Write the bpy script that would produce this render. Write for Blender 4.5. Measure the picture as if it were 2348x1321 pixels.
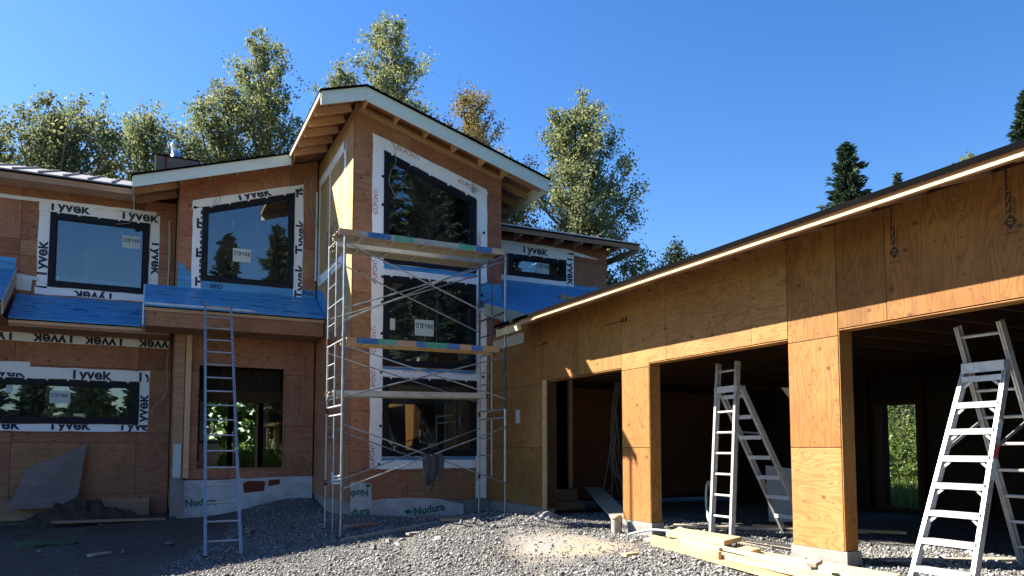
import bpy, bmesh, math, random
import numpy as np
from mathutils import Vector, Matrix

# ------------------------------------------------------------------ scene basics
for _o in list(bpy.data.objects):
    bpy.data.objects.remove(_o, do_unlink=True)
SC = bpy.context.scene
COL = SC.collection
rnd = random.Random(7)

# camera: eye height 1.65 m, looking along the drive between the house and the garage
YAW, PITCH = math.radians(26.2), math.radians(4.0)
camd = bpy.data.cameras.new('camera')
cam = bpy.data.objects.new('camera', camd)
COL.objects.link(cam)
cam.location = (0, 0, 1.65)
cam.rotation_euler = (math.pi / 2 + PITCH, 0, -YAW)
camd.sensor_width = 36.0
camd.lens = 36.0 * 1700 / 2348
camd.shift_y = (909 - 660.5) / 2348
camd.clip_start = 0.05
camd.clip_end = 3000
SC.camera = cam

# sky and sun (from the left, a little behind the house)
SUN = Vector((-1.0, 0.94, 1.06)).normalized()
EL, AZ = math.asin(SUN.z), math.atan2(SUN.x, SUN.y)
world = bpy.data.worlds.new('World')
SC.world = world
world.use_nodes = True
wn = world.node_tree.nodes
wl = world.node_tree.links
wn.clear()
sky = wn.new('ShaderNodeTexSky')
sky.sky_type = 'NISHITA'
sky.sun_disc = False
sky.sun_elevation = EL
sky.sun_rotation = AZ
sky.air_density = 1.0
sky.dust_density = 0.25
sky.ozone_density = 3.0
sky.altitude = 100
bg = wn.new('ShaderNodeBackground')
bg.inputs[1].default_value = 0.056
wo = wn.new('ShaderNodeOutputWorld')
hsv = wn.new('ShaderNodeHueSaturation')
hsv.inputs['Saturation'].default_value = 1.28
hsv.inputs['Hue'].default_value = 0.508
wl.new(sky.outputs[0], hsv.inputs['Color'])
wl.new(hsv.outputs[0], bg.inputs[0])
wl.new(bg.outputs[0], wo.inputs[0])
sund = bpy.data.lights.new('sun', 'SUN')
sund.energy = 5.0
sund.angle = math.radians(0.53)
sund.color = (1.0, 0.92, 0.80)
sun = bpy.data.objects.new('sun', sund)
COL.objects.link(sun)
sun.location = (-30, 27, 32)
sun.rotation_euler = SUN.to_track_quat('Z', 'Y').to_euler()
SC.view_settings.view_transform = 'Standard'
SC.view_settings.look = 'None'
SC.view_settings.exposure = 2.1
SC.view_settings.gamma = 1.0
SC.view_settings.use_curve_mapping = False
SC.cycles.max_bounces = 8
SC.cycles.transparent_max_bounces = 12

# ------------------------------------------------------------------ helpers: objects
def link(o, parent=None):
    COL.objects.link(o)
    if parent is not None:
        o.parent = parent
    return o

def tag(o, label, cat, group=None, kind=None):
    if label: o['label'] = label
    if cat: o['category'] = cat
    if group: o['group'] = group
    if kind: o['kind'] = kind
    return o

def thing(name, label, cat, loc=(0, 0, 0), group=None):
    o = bpy.data.objects.new(name, None)
    o.empty_display_size = 0.2
    COL.objects.link(o)
    o.location = loc
    return tag(o, label, cat, group)

def fast_mesh(name, V, F):
    V = np.asarray(V, np.float32); F = np.asarray(F, np.int32)
    me = bpy.data.meshes.new(name)
    me.vertices.add(len(V)); me.vertices.foreach_set('co', V.ravel())
    k = F.shape[1]
    me.loops.add(F.size); me.loops.foreach_set('vertex_index', F.ravel())
    me.polygons.add(len(F))
    me.polygons.foreach_set('loop_start', np.arange(0, F.size, k, dtype=np.int32))
    me.polygons.foreach_set('loop_total', np.full(len(F), k, np.int32))
    me.update(calc_edges=True)
    return me

class G:
    """collects shapes in world metres, builds ONE mesh object (origin moved to the parent's place)"""
    def __init__(s): s.v = []; s.f = []; s.sm = []
    def add(s, vs, fs, smooth=False):
        b = len(s.v)
        s.v += [tuple(x) for x in vs]
        for q in fs:
            s.f.append([b + i for i in q]); s.sm.append(smooth)
        return s
    def box(s, a, b):
        x0, x1 = sorted((a[0], b[0])); y0, y1 = sorted((a[1], b[1])); z0, z1 = sorted((a[2], b[2]))
        vs = [(x0,y0,z0),(x1,y0,z0),(x1,y1,z0),(x0,y1,z0),(x0,y0,z1),(x1,y0,z1),(x1,y1,z1),(x0,y1,z1)]
        return s.add(vs, [(0,3,2,1),(4,5,6,7),(0,1,5,4),(1,2,6,5),(2,3,7,6),(3,0,4,7)])
    def hexa(s, c8):   # bottom 4 then top 4, same winding
        return s.add(c8, [(0,3,2,1),(4,5,6,7),(0,1,5,4),(1,2,6,5),(2,3,7,6),(3,0,4,7)])
    def beam(s, a, b, w, h, up=(0, 0, 1)):
        """rectangular bar from a to b: w across, h along the 'up' side"""
        a = Vector(a); b = Vector(b); d = (b - a).normalized()
        r = d.cross(Vector(up))
        if r.length < 1e-4: r = d.cross(Vector((1, 0, 0)))
        r.normalize(); u = r.cross(d).normalized()
        r = r * w / 2; u = u * h / 2
        return s.hexa([a-r-u, a+r-u, a+r+u, a-r+u, b-r-u, b+r-u, b+r+u, b-r+u])
    def tube(s, pts, r, n=8, caps=True):
        pts = [Vector(p) for p in pts]
        rs = r if isinstance(r, (list, tuple)) else [r] * len(pts)
        rings = []
        ref = Vector((0.31, 0.17, 0.93))
        for i, p in enumerate(pts):
            d = (pts[min(i+1, len(pts)-1)] - pts[max(i-1, 0)]).normalized()
            x = d.cross(ref)
            if x.length < 1e-3: x = d.cross(Vector((1, 0, 0)))
            x.normalize(); y = d.cross(x)
            rings.append([p + (x*math.cos(2*math.pi*k/n) + y*math.sin(2*math.pi*k/n)) * rs[i] for k in range(n)])
        vs = [q for rg in rings for q in rg]; fs = []
        for i in range(len(pts) - 1):
            for k in range(n):
                k2 = (k + 1) % n
                fs.append((i*n+k, i*n+k2, (i+1)*n+k2, (i+1)*n+k))
        s.add(vs, fs, True)
        if caps:
            s.add(rings[0], [tuple(reversed(range(n)))]); s.add(rings[-1], [tuple(range(n))])
        return s
    def prism(s, poly, off):
        """planar polygon (3D points) extruded by the vector off"""
        n = len(poly); off = Vector(off)
        a = [Vector(p) for p in poly]; b = [p + off for p in a]
        fs = [tuple(range(n)), tuple(reversed(range(n, 2*n)))]
        for i in range(n):
            j = (i + 1) % n
            fs.append((j, i, n + i, n + j))
        return s.add(a + b, fs)
    def build(s, name, mat, parent=None, fix=True):
        me = bpy.data.meshes.new(name)
        off = parent_world(parent)
        me.from_pydata([(v[0]-off[0], v[1]-off[1], v[2]-off[2]) for v in s.v], [], s.f)
        me.polygons.foreach_set('use_smooth', s.sm)
        if fix:
            bm = bmesh.new(); bm.from_mesh(me)
            bmesh.ops.recalc_face_normals(bm, faces=bm.faces[:])
            bm.to_mesh(me); bm.free()
        me.update()
        if mat: me.materials.append(mat)
        return link(bpy.data.objects.new(name, me), parent)

def parent_world(p):
    t = Vector((0, 0, 0))
    while p is not None:
        t = t + Vector(p.location); p = p.parent
    return t

def mesh_thing(g, name, mat, label, cat, group=None, kind=None):
    """a thing that is one mesh: origin at its base"""
    arr = np.array(g.v); c = [(arr[:,0].min()+arr[:,0].max())/2, (arr[:,1].min()+arr[:,1].max())/2, arr[:,2].min()]
    g.v = [(v[0]-c[0], v[1]-c[1], v[2]-c[2]) for v in g.v]
    o = g.build(name, mat); o.location = c
    return tag(o, label, cat, group, kind)

def smooth_path(pts, n=6):
    P = [Vector(p) for p in pts]; out = []
    for i in range(len(P) - 1):
        p0 = P[max(i-1, 0)]; p1 = P[i]; p2 = P[i+1]; p3 = P[min(i+2, len(P)-1)]
        for k in range(n):
            t = k / n
            out.append(0.5*((2*p1) + (p2-p0)*t + (2*p0-5*p1+4*p2-p3)*t*t + (3*p1-p0-3*p2+p3)*t**3))
    out.append(P[-1]); return out

# ------------------------------------------------------------------ helpers: materials
class N:
    def __init__(s, name):
        s.m = bpy.data.materials.new(name); s.m.use_nodes = True
        s.t = s.m.node_tree; s.t.nodes.clear()
        s.out = s.n('OutputMaterial')
    def n(s, typ, **kw):
        nd = s.t.nodes.new('ShaderNode' + typ)
        for k, v in kw.items(): setattr(nd, k, v)
        return nd
    def l(s, a, b): s.t.links.new(a, b)
    def val(s, x, sock):
        if isinstance(x, (int, float)): sock.default_value = x
        elif isinstance(x, (tuple, list)): sock.default_value = (*x, 1.0) if len(x) == 3 and sock.type == 'RGBA' else x
        else: s.l(x, sock)
    def math(s, op, a, b=0.0, c=None):
        nd = s.n('Math', operation=op)
        s.val(a, nd.inputs[0]); s.val(b, nd.inputs[1])
        if c is not None: s.val(c, nd.inputs[2])
        return nd.outputs[0]
    def mix(s, f, a, b, bt='MIX'):
        nd = s.n('MixRGB', blend_type=bt)
        s.val(f, nd.inputs[0]); s.val(a, nd.inputs[1]); s.val(b, nd.inputs[2])
        return nd.outputs[0]
    def ramp(s, f, stops):
        nd = s.n('ValToRGB'); cr = nd.color_ramp
        while len(cr.elements) < len(stops): cr.elements.new(0.5)
        for e, (p, c) in zip(cr.elements, stops):
            e.position = p; e.color = (c, c, c, 1) if isinstance(c, (int, float)) else (*c, 1)
        s.l(f, nd.inputs[0]); return nd.outputs[0]
    def coord(s, scale=(1, 1, 1), rand=True):
        tc = s.n('TexCoord'); mp = s.n('Mapping')
        mp.inputs[3].default_value = scale
        src = tc.outputs[3]
        if rand:
            oi = s.n('ObjectInfo')
            ad = s.n('VectorMath', operation='ADD')
            mu = s.math('MULTIPLY', oi.outputs['Random'], 37.0)
            cb = s.n('CombineXYZ'); s.l(mu, cb.inputs[0]); s.l(mu, cb.inputs[1]); s.l(mu, cb.inputs[2])
            s.l(src, ad.inputs[0]); s.l(cb.outputs[0], ad.inputs[1]); src = ad.outputs[0]
        s.l(src, mp.inputs[0]); return mp.outputs[0]
    def wallco(s, scale):
        """flat coordinates on an upright sheet: (x + y, z), shifted per object"""
        sp = s.n('SeparateXYZ'); s.l(s.coord((1, 1, 1)), sp.inputs[0])
        cb = s.n('CombineXYZ'); s.l(s.math('MULTIPLY', s.math('ADD', sp.outputs[0], sp.outputs[1]), scale[0]), cb.inputs[0])
        s.l(s.math('MULTIPLY', sp.outputs[2], scale[1]), cb.inputs[1]); return cb.outputs[0]
    def noise(s, co, scale=1.0, detail=2.0, rough=0.5, dist=0.0):
        nd = s.n('TexNoise'); s.l(co, nd.inputs['Vector'])
        nd.inputs['Scale'].default_value = scale; nd.inputs['Detail'].default_value = detail
        nd.inputs['Roughness'].default_value = rough; nd.inputs['Distortion'].default_value = dist
        return nd.outputs[0]
    def voro(s, co, scale=1.0, feature='F1'):
        nd = s.n('TexVoronoi', feature=feature); s.l(co, nd.inputs['Vector'])
        nd.inputs['Scale'].default_value = scale
        return nd
    def bsdf(s, col, rough=0.6, metal=0.0, bump=None, bstr=0.3, bdist=0.01, spec=0.4):
        p = s.n('BsdfPrincipled')
        s.val(col, p.inputs['Base Color']); s.val(rough, p.inputs['Roughness']); s.val(metal, p.inputs['Metallic'])
        p.inputs['Specular IOR Level'].default_value = spec
        if bump is not None:
            b = s.n('Bump'); b.inputs['Strength'].default_value = bstr; b.inputs['Distance'].default_value = bdist
            s.l(bump, b.inputs['Height']); s.l(b.outputs[0], p.inputs['Normal'])
        s.l(p.outputs[0], s.out.inputs[0]); return p

def mat2(name, c1, c2, scale=(3, 3, 3), rough=0.6, metal=0.0, bstr=0.2, var=0.15, detail=4.0, dirt=None, spec=0.4):
    s = N(name); co = s.coord(scale)
    nz = s.noise(co, 1.0, detail, 0.6)
    col = s.mix(s.ramp(nz, [(0.32, 0.0), (0.68, 1.0)]), c1, c2)
    oi = s.n('ObjectInfo')
    k = s.math('MULTIPLY_ADD', oi.outputs['Random'], var * 2, 1.0 - var)
    hs = s.n('HueSaturation'); s.l(col, hs.inputs['Color']); s.l(k, hs.inputs['Value']); col = hs.outputs[0]
    if dirt:
        c3 = s.coord((1, 1, 1)); dn = s.noise(c3, dirt[1], 6.0, 0.7)
        col = s.mix(s.ramp(dn, [(0.50, 0.0), (0.72, dirt[2])]), col, dirt[0])
    s.bsdf(col, rough, metal, nz, bstr, 0.004, spec)
    return s.m

def plywood(name, light, dark, red, grain='h', var=0.22, knots=1.0, stain=0.45, hue=0.022):
    """rotary-cut veneer: contour bands of a stretched noise, knots, fastener dots, weather stains"""
    s = N(name)
    sc = (0.8, 0.8, 4.2) if grain == 'h' else (4.4, 4.4, 0.75)
    co = s.coord(sc)
    nz = s.noise(co, 1.0, 2.0, 0.45, 0.6)
    band = s.math('SINE', s.math('MULTIPLY', nz, 95.0))
    band = s.ramp(s.math('MULTIPLY_ADD', band, 0.5, 0.5), [(0.0, 0.0), (0.62, 0.12), (0.92, 1.0)])
    sf = (1.5, 1.5, 60.0) if grain == 'h' else (60.0, 60.0, 1.5)
    fib = s.noise(s.coord(sf), 1.0, 3.0, 0.6)
    big = s.noise(s.coord((0.7, 0.7, 0.9)), 1.0, 3.0, 0.6)
    base = s.mix(s.ramp(big, [(0.35, 0.0), (0.65, 1.0)]), light, red)
    col = s.mix(s.math('MULTIPLY', band, 0.42), base, dark)
    col = s.mix(s.math('MULTIPLY', s.ramp(fib, [(0.3, 1.0), (0.6, 0.0)]), 0.30), col, dark)
    v = s.voro(s.wallco((2.3, 3.1)), 1.0); v.voronoi_dimensions = '2D'
    spot = s.ramp(v.outputs['Distance'], [(0.0, 1.0), (0.05, 0.9), (0.085, 0.0)])
    gate = s.ramp(v.outputs['Color'], [(0.62, 0.0), (0.70, 1.0)])
    col = s.mix(s.math('MULTIPLY', s.math('MULTIPLY', spot, gate), 0.75 * knots), col, (0.045, 0.02, 0.012))
    vf = s.voro(s.wallco((2.5, 6.0)), 1.0); vf.voronoi_dimensions = '2D'; vf.inputs['Randomness'].default_value = 0.5
    dots = s.ramp(vf.outputs['Distance'], [(0.0, 1.0), (0.04, 1.0), (0.065, 0.0)])
    col = s.mix(s.math('MULTIPLY', dots, 0.55), col, (0.05, 0.025, 0.015))
    blot = s.noise(s.coord((3.0, 3.0, 1.6)), 1.0, 6.0, 0.7)
    col = s.mix(s.ramp(blot, [(0.50, 0.0), (0.70, 0.35)]), col, dark)
    st = s.noise(s.coord((0.9, 0.9, 0.55)), 1.0, 5.0, 0.62)
    col = s.mix(s.ramp(st, [(0.48, 0.0), (0.72, stain)]), col, dark)
    oi = s.n('ObjectInfo')
    k = s.math('MULTIPLY_ADD', oi.outputs['Random'], var * 2, 1.0 - var)
    hs = s.n('HueSaturation'); s.l(col, hs.inputs['Color']); s.l(k, hs.inputs['Value'])
    r2 = s.math('FRACT', s.math('MULTIPLY', oi.outputs['Random'], 7.31))
    s.l(s.math('MULTIPLY_ADD', r2, hue, 0.5 - hue / 2), hs.inputs['Hue'])
    s.bsdf(hs.outputs[0], 0.75, 0.0, s.math('ADD', fib, s.math('MULTIPLY', band, -0.4)), 0.25, 0.003, 0.25)
    return s.m

MAT = {}
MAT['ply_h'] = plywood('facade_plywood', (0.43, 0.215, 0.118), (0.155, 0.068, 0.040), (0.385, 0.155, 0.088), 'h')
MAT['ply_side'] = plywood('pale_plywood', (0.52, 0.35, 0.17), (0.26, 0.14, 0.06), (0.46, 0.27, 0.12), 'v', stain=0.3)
MAT['ply_v'] = plywood('garage_plywood', (0.33, 0.168, 0.048), (0.12, 0.049, 0.014), (0.29, 0.128, 0.032), 'v', var=0.07, stain=0.55, hue=0.008)
MAT['ply_gh'] = plywood('garage_plywood_cross', (0.37, 0.208, 0.070), (0.16, 0.07, 0.021), (0.33, 0.165, 0.050), 'h', var=0.07, stain=0.4, hue=0.008)
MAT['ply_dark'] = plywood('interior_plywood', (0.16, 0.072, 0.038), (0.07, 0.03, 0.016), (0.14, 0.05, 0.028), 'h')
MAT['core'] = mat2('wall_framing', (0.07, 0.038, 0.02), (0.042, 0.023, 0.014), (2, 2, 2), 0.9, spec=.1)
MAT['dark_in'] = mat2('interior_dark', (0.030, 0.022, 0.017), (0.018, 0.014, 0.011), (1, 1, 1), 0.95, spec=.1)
MAT['lumber'] = mat2('spruce_lumber', (0.66, 0.52, 0.30), (0.52, 0.36, 0.18), (1.2, 14, 14), 0.75, bstr=0.1, var=0.1)
MAT['lumber_y'] = mat2('fresh_lumber', (0.56, 0.46, 0.27), (0.45, 0.33, 0.16), (12, 1.2, 12), 0.75, bstr=0.1, var=0.08)
MAT['lumber_or'] = mat2('orange_lumber', (0.52, 0.36, 0.18), (0.42, 0.25, 0.11), (12, 1.2, 12), 0.75, bstr=0.1, var=0.08)
MAT['lumber_grey'] = mat2('weathered_lumber', (0.40, 0.36, 0.29), (0.26, 0.22, 0.17), (12, 1.2, 12), 0.85, bstr=0.15, var=0.1)
MAT['rafter'] = mat2('rafter_lumber', (0.60, 0.38, 0.22), (0.48, 0.28, 0.15), (2, 2, 14), 0.8)
MAT['brown_board'] = mat2('brown_board', (0.42, 0.25, 0.15), (0.27, 0.15, 0.09), (1.0, 1.0, 14), 0.8)
MAT['fascia'] = mat2('primed_fascia', (0.68, 0.76, 0.69), (0.60, 0.68, 0.62), (1.2, 1.2, 5), 0.55, var=0.05, dirt=((0.5, 0.52, 0.46), 1.6, 0.35))
MAT['beige'] = mat2('beige_board', (0.46, 0.42, 0.30), (0.38, 0.34, 0.24), (1.5, 1.5, 3), 0.6, var=0.05, dirt=((0.25, 0.22, 0.15), 2.0, 0.35))
MAT['roof_black'] = mat2('black_underlay', (0.002, 0.002, 0.0025), (0.004, 0.004, 0.0045), (4, 4, 4), 0.9, spec=0.03)
MAT['metal_roof'] = mat2('galvalume_roofing', (0.30, 0.29, 0.285), (0.24, 0.235, 0.23), (0.8, 0.8, 0.8), 0.55, 0.35, var=0.06)
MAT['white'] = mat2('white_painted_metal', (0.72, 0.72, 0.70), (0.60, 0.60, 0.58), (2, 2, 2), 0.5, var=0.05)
MAT['frame'] = mat2('black_window_frame', (0.010, 0.012, 0.017), (0.016, 0.018, 0.024), (3, 3, 3), 0.5, var=0.05, spec=0.15)
MAT['ink'] = mat2('navy_print', (0.022, 0.030, 0.055), (0.03, 0.04, 0.07), (8, 8, 8), 0.7)
MAT['ink_red'] = mat2('red_print', (0.48, 0.05, 0.07), (0.40, 0.05, 0.06), (8, 8, 8), 0.7)
MAT['ink_green'] = mat2('green_print', (0.012, 0.17, 0.11), (0.02, 0.13, 0.09), (8, 8, 8), 0.7)
MAT['ink_black'] = mat2('stamp_print', (0.03, 0.02, 0.015), (0.05, 0.03, 0.02), (8, 8, 8), 0.9)
MAT['ink_blue'] = mat2('dark_blue_print', (0.008, 0.03, 0.09), (0.012, 0.04, 0.11), (8, 8, 8), 0.7)
MAT['sticker'] = mat2('pale_sticker', (0.50, 0.58, 0.57), (0.45, 0.52, 0.52), (3, 3, 3), 0.5, var=0.03)
MAT['concrete'] = mat2('raw_concrete', (0.26, 0.25, 0.23), (0.18, 0.175, 0.165), (6, 6, 6), 0.9, bstr=0.5, dirt=((0.18, 0.16, 0.13), 2.5, 0.5))
MAT['alu'] = mat2('ladder_aluminium', (0.58, 0.58, 0.57), (0.44, 0.44, 0.44), (4, 4, 8), 0.5, 0.3, var=0.08, dirt=((0.2, 0.19, 0.18), 7.0, 0.5))
MAT['alu_dull'] = mat2('dull_aluminium', (0.46, 0.48, 0.49), (0.34, 0.36, 0.37), (3, 3, 9), 0.5, 0.6, var=0.08, dirt=((0.17, 0.17, 0.17), 6.0, 0.5))
MAT['galv'] = mat2('galvanised_tube', (0.44, 0.46, 0.46), (0.30, 0.32, 0.33), (9, 9, 9), 0.45, 0.7, var=0.12, dirt=((0.10, 0.20, 0.19), 1.3, 0.8))
MAT['tube_blue'] = mat2('blue_tube', (0.03, 0.05, 0.10), (0.06, 0.08, 0.12), (6, 6, 6), 0.5, 0.3, dirt=((0.16, 0.13, 0.10), 4.0, 0.5))
MAT['tube_teal'] = mat2('teal_band', (0.05, 0.20, 0.19), (0.08, 0.15, 0.15), (9, 9, 9), 0.6, dirt=((0.3, 0.31, 0.3), 6.0, 0.7))
MAT['paint_blue'] = mat2('blue_band', (0.03, 0.13, 0.33), (0.05, 0.16, 0.36), (9, 9, 9), 0.65, dirt=((0.30, 0.27, 0.22), 6.0, 0.6))
MAT['paint_green'] = mat2('green_band', (0.07, 0.30, 0.20), (0.10, 0.35, 0.26), (9, 9, 9), 0.65, dirt=((0.35, 0.33, 0.28), 6.0, 0.6))
MAT['paint_orange'] = mat2('orange_band', (0.48, 0.27, 0.15), (0.42, 0.25, 0.15), (9, 9, 9), 0.7, dirt=((0.35, 0.30, 0.25), 6.0, 0.6))
MAT['plank_side'] = mat2('plank_rail', (0.47, 0.47, 0.42), (0.36, 0.35, 0.31), (2, 9, 9), 0.6, 0.1, dirt=((0.22, 0.19, 0.15), 4.0, 0.6))
MAT['plank_deck'] = mat2('plank_plywood', (0.40, 0.34, 0.25), (0.30, 0.24, 0.17), (2, 9, 9), 0.85)
MAT['cable'] = mat2('white_cable', (0.36, 0.29, 0.23), (0.28, 0.22, 0.17), (9, 9, 9), 0.6)
MAT['cable_dim'] = mat2('grey_cable', (0.38, 0.33, 0.28), (0.30, 0.26, 0.22), (9, 9, 9), 0.6)
MAT['cloth'] = mat2('grey_fabric', (0.055, 0.062, 0.068), (0.035, 0.04, 0.045), (14, 14, 14), 0.95, bstr=0.4)
MAT['red_prime'] = mat2('red_primer', (0.20, 0.035, 0.02), (0.13, 0.025, 0.015), (7, 7, 7), 0.85)
MAT['rust'] = mat2('rusty_steel', (0.12, 0.045, 0.02), (0.07, 0.03, 0.018), (7, 7, 7), 0.9)
MAT['flue'] = mat2('stainless_flue', (0.50, 0.55, 0.60), (0.42, 0.47, 0.52), (5, 5, 2), 0.3, 0.9, var=0.03)
MAT['chase'] = mat2('grey_brown_sheathing', (0.21, 0.15, 0.13), (0.15, 0.11, 0.10), (1, 1, 6), 0.9)
MAT['plastic_green'] = mat2('moss_green', (0.025, 0.075, 0.035), (0.04, 0.06, 0.03), (5, 5, 5), 0.7, dirt=((0.06, 0.05, 0.04), 3.0, 0.7))
MAT['black_sheet'] = mat2('black_rubber', (0.016, 0.016, 0.017), (0.035, 0.034, 0.033), (3, 3, 3), 0.6, dirt=((0.15, 0.14, 0.12), 3.0, 0.5))
MAT['dirt_m'] = mat2('brown_soil', (0.075, 0.052, 0.038), (0.045, 0.030, 0.022), (6, 6, 6), 0.97, bstr=0.8)
MAT['bark'] = mat2('cottonwood_bark', (0.21, 0.18, 0.14), (0.12, 0.10, 0.08), (7, 7, 1.4), 0.95, bstr=0.8)
MAT['bark_dark'] = mat2('conifer_bark', (0.11, 0.075, 0.05), (0.06, 0.045, 0.03), (7, 7, 1.4), 0.95, bstr=0.8)
MAT['drywall'] = mat2('white_sheet', (0.40, 0.41, 0.42), (0.34, 0.35, 0.36), (2, 2, 2), 0.8)
MAT['card'] = mat2('cardboard', (0.30, 0.20, 0.12), (0.24, 0.16, 0.10), (3, 3, 3), 0.9)

def wrap_material(dirty_shaded=False):
    s = N('muddy_shaded_wrap' if dirty_shaded else 'white_housewrap'); co = s.coord((3, 3, 3))
    cr = s.noise(co, 1.6, 5.0, 0.65, 0.8)
    col = s.mix(s.ramp(cr, [(0.3, 0.0), (0.7, 1.0)]), (0.80, 0.81, 0.83), (0.87, 0.88, 0.90))
    cs = s.noise(s.coord((1.2, 1.2, 1.2)), 3.0, 3.0, 0.5, 2.5)
    h = s.math('ADD', cr, s.math('MULTIPLY', s.math('ABSOLUTE', s.math('SUBTRACT', cs, 0.5)), 2.0))
    if dirty_shaded:
        dn = s.noise(s.coord((1, 1, 1)), 2.4, 6.0, 0.7)
        col = s.mix(s.ramp(dn, [(0.35, 0.15), (0.7, 0.75)]), col, (0.16, 0.155, 0.15)); col = s.mix(0.35, col, (0.24, 0.25, 0.27))  # mud, then a grey-blue tint that puts the shade into the colour
    s.bsdf(col, 0.55, 0, h, 0.6, 0.02)
    return s.m
MAT['wrap'] = wrap_material(); MAT['wrap_dirty_shaded'] = wrap_material(True)

def blue_material():
    s = N('blue_membrane')
    st = s.noise(s.coord((0.8, 5.0, 9.0)), 1.6, 5.0, 0.65, 0.4)
    col = s.mix(s.ramp(st, [(0.42, 0.0), (0.66, 1.0)]), (0.065, 0.30, 0.56), (0.035, 0.18, 0.40))
    wr = s.noise(s.coord((2, 8, 8)), 2.0, 4.0, 0.6)
    s.bsdf(col, 0.42, 0, wr, 0.35, 0.02, 0.5)
    return s.m
MAT['blue'] = blue_material()

def glass_material():
    s = N('window_glass')
    fr = s.n('Fresnel'); fr.inputs[0].default_value = 1.55
    k = s.math('MULTIPLY_ADD', fr.outputs[0], 0.6, 0.06)
    tr = s.n('BsdfTransparent'); tr.inputs[0].default_value = (0.86, 0.92, 0.91, 1)
    gl = s.n('BsdfGlossy'); gl.inputs[0].default_value = (0.93, 0.97, 1.0, 1); gl.inputs[1].default_value = 0.004
    wv = s.noise(s.coord((0.9, 0.9, 0.9)), 1.0, 1.0)
    b = s.n('Bump'); b.inputs['Strength'].default_value = 0.10; b.inputs['Distance'].default_value = 0.03
    s.l(wv, b.inputs['Height']); s.l(b.outputs[0], gl.inputs['Normal'])
    mx = s.n('MixShader'); s.l(k, mx.inputs[0]); s.l(tr.outputs[0], mx.inputs[1]); s.l(gl.outputs[0], mx.inputs[2])
    df = s.n('BsdfDiffuse'); df.inputs[0].default_value = (0.55, 0.55, 0.53, 1)
    du = s.ramp(s.noise(s.coord((1.2, 1.2, 0.8)), 1.6, 7.0, 0.7, 0.6), [(0.38, 0.0), (0.75, 0.045)])
    m2 = s.n('MixShader'); s.l(du, m2.inputs[0]); s.l(mx.outputs[0], m2.inputs[1]); s.l(df.outputs[0], m2.inputs[2])
    s.l(m2.outputs[0], s.out.inputs[0])
    return s.m
MAT['glass'] = glass_material()

def leaf_material(name, stops, trans=0.35, rough=0.45):
    s = N(name)
    gm = s.n('NewGeometry')
    col = s.ramp(gm.outputs['Random Per Island'], stops)
    oi = s.n('ObjectInfo')
    hs = s.n('HueSaturation'); s.l(col, hs.inputs['Color'])
    s.l(s.math('MULTIPLY_ADD', oi.outputs['Random'], 0.3, 0.85), hs.inputs['Value'])
    p = s.bsdf(hs.outputs[0], rough, 0.0, spec=0.18)
    tl = s.n('BsdfTranslucent'); s.l(hs.outputs[0], tl.inputs[0])
    mx = s.n('MixShader'); mx.inputs[0].default_value = trans
    s.l(p.outputs[0], mx.inputs[1]); s.l(tl.outputs[0], mx.inputs[2])
    s.l(mx.outputs[0], s.out.inputs[0])
    return s.m
MAT['leaf_green'] = leaf_material('cottonwood_leaf', [(0.0, (0.085, 0.115, 0.055)), (0.45, (0.15, 0.185, 0.085)), (0.8, (0.22, 0.245, 0.11)), (1.0, (0.33, 0.30, 0.13))], 0.5, 0.65)
MAT['leaf_gold'] = leaf_material('golden_leaf', [(0.0, (0.08, 0.085, 0.035)), (0.4, (0.14, 0.13, 0.05)), (0.75, (0.24, 0.18, 0.06)), (1.0, (0.34, 0.22, 0.06))], 0.5, 0.65)
MAT['leaf_bush'] = leaf_material('bush_leaf', [(0.0, (0.045, 0.085, 0.022)), (0.5, (0.09, 0.15, 0.035)), (1.0, (0.19, 0.22, 0.05))])
MAT['needle'] = leaf_material('conifer_needle', [(0.0, (0.014, 0.030, 0.020)), (0.6, (0.030, 0.055, 0.032)), (1.0, (0.06, 0.085, 0.045))], 0.25, 0.7)
MAT['grass'] = leaf_material('grass_blade', [(0.0, (0.07, 0.13, 0.025)), (0.5, (0.12, 0.19, 0.04)), (1.0, (0.22, 0.24, 0.07))], 0.4)

def stone_material():
    s = N('crushed_stone')
    gm = s.n('NewGeometry')
    col = s.ramp(gm.outputs['Random Per Island'], [(0.0, (0.055, 0.055, 0.055)), (0.3, (0.13, 0.13, 0.127)), (0.75, (0.245, 0.24, 0.23)), (1.0, (0.46, 0.45, 0.42))])
    nz = s.noise(s.coord((30, 30, 30), False), 1.0, 3.0)
    col = s.mix(0.25, col, s.ramp(nz, [(0.3, (0.085, 0.085, 0.083)), (0.7, (0.25, 0.245, 0.235))]))
    s.bsdf(col, 0.85, 0, nz, 0.4, 0.004, 0.3)
    return s.m
MAT['stone'] = stone_material()

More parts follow.
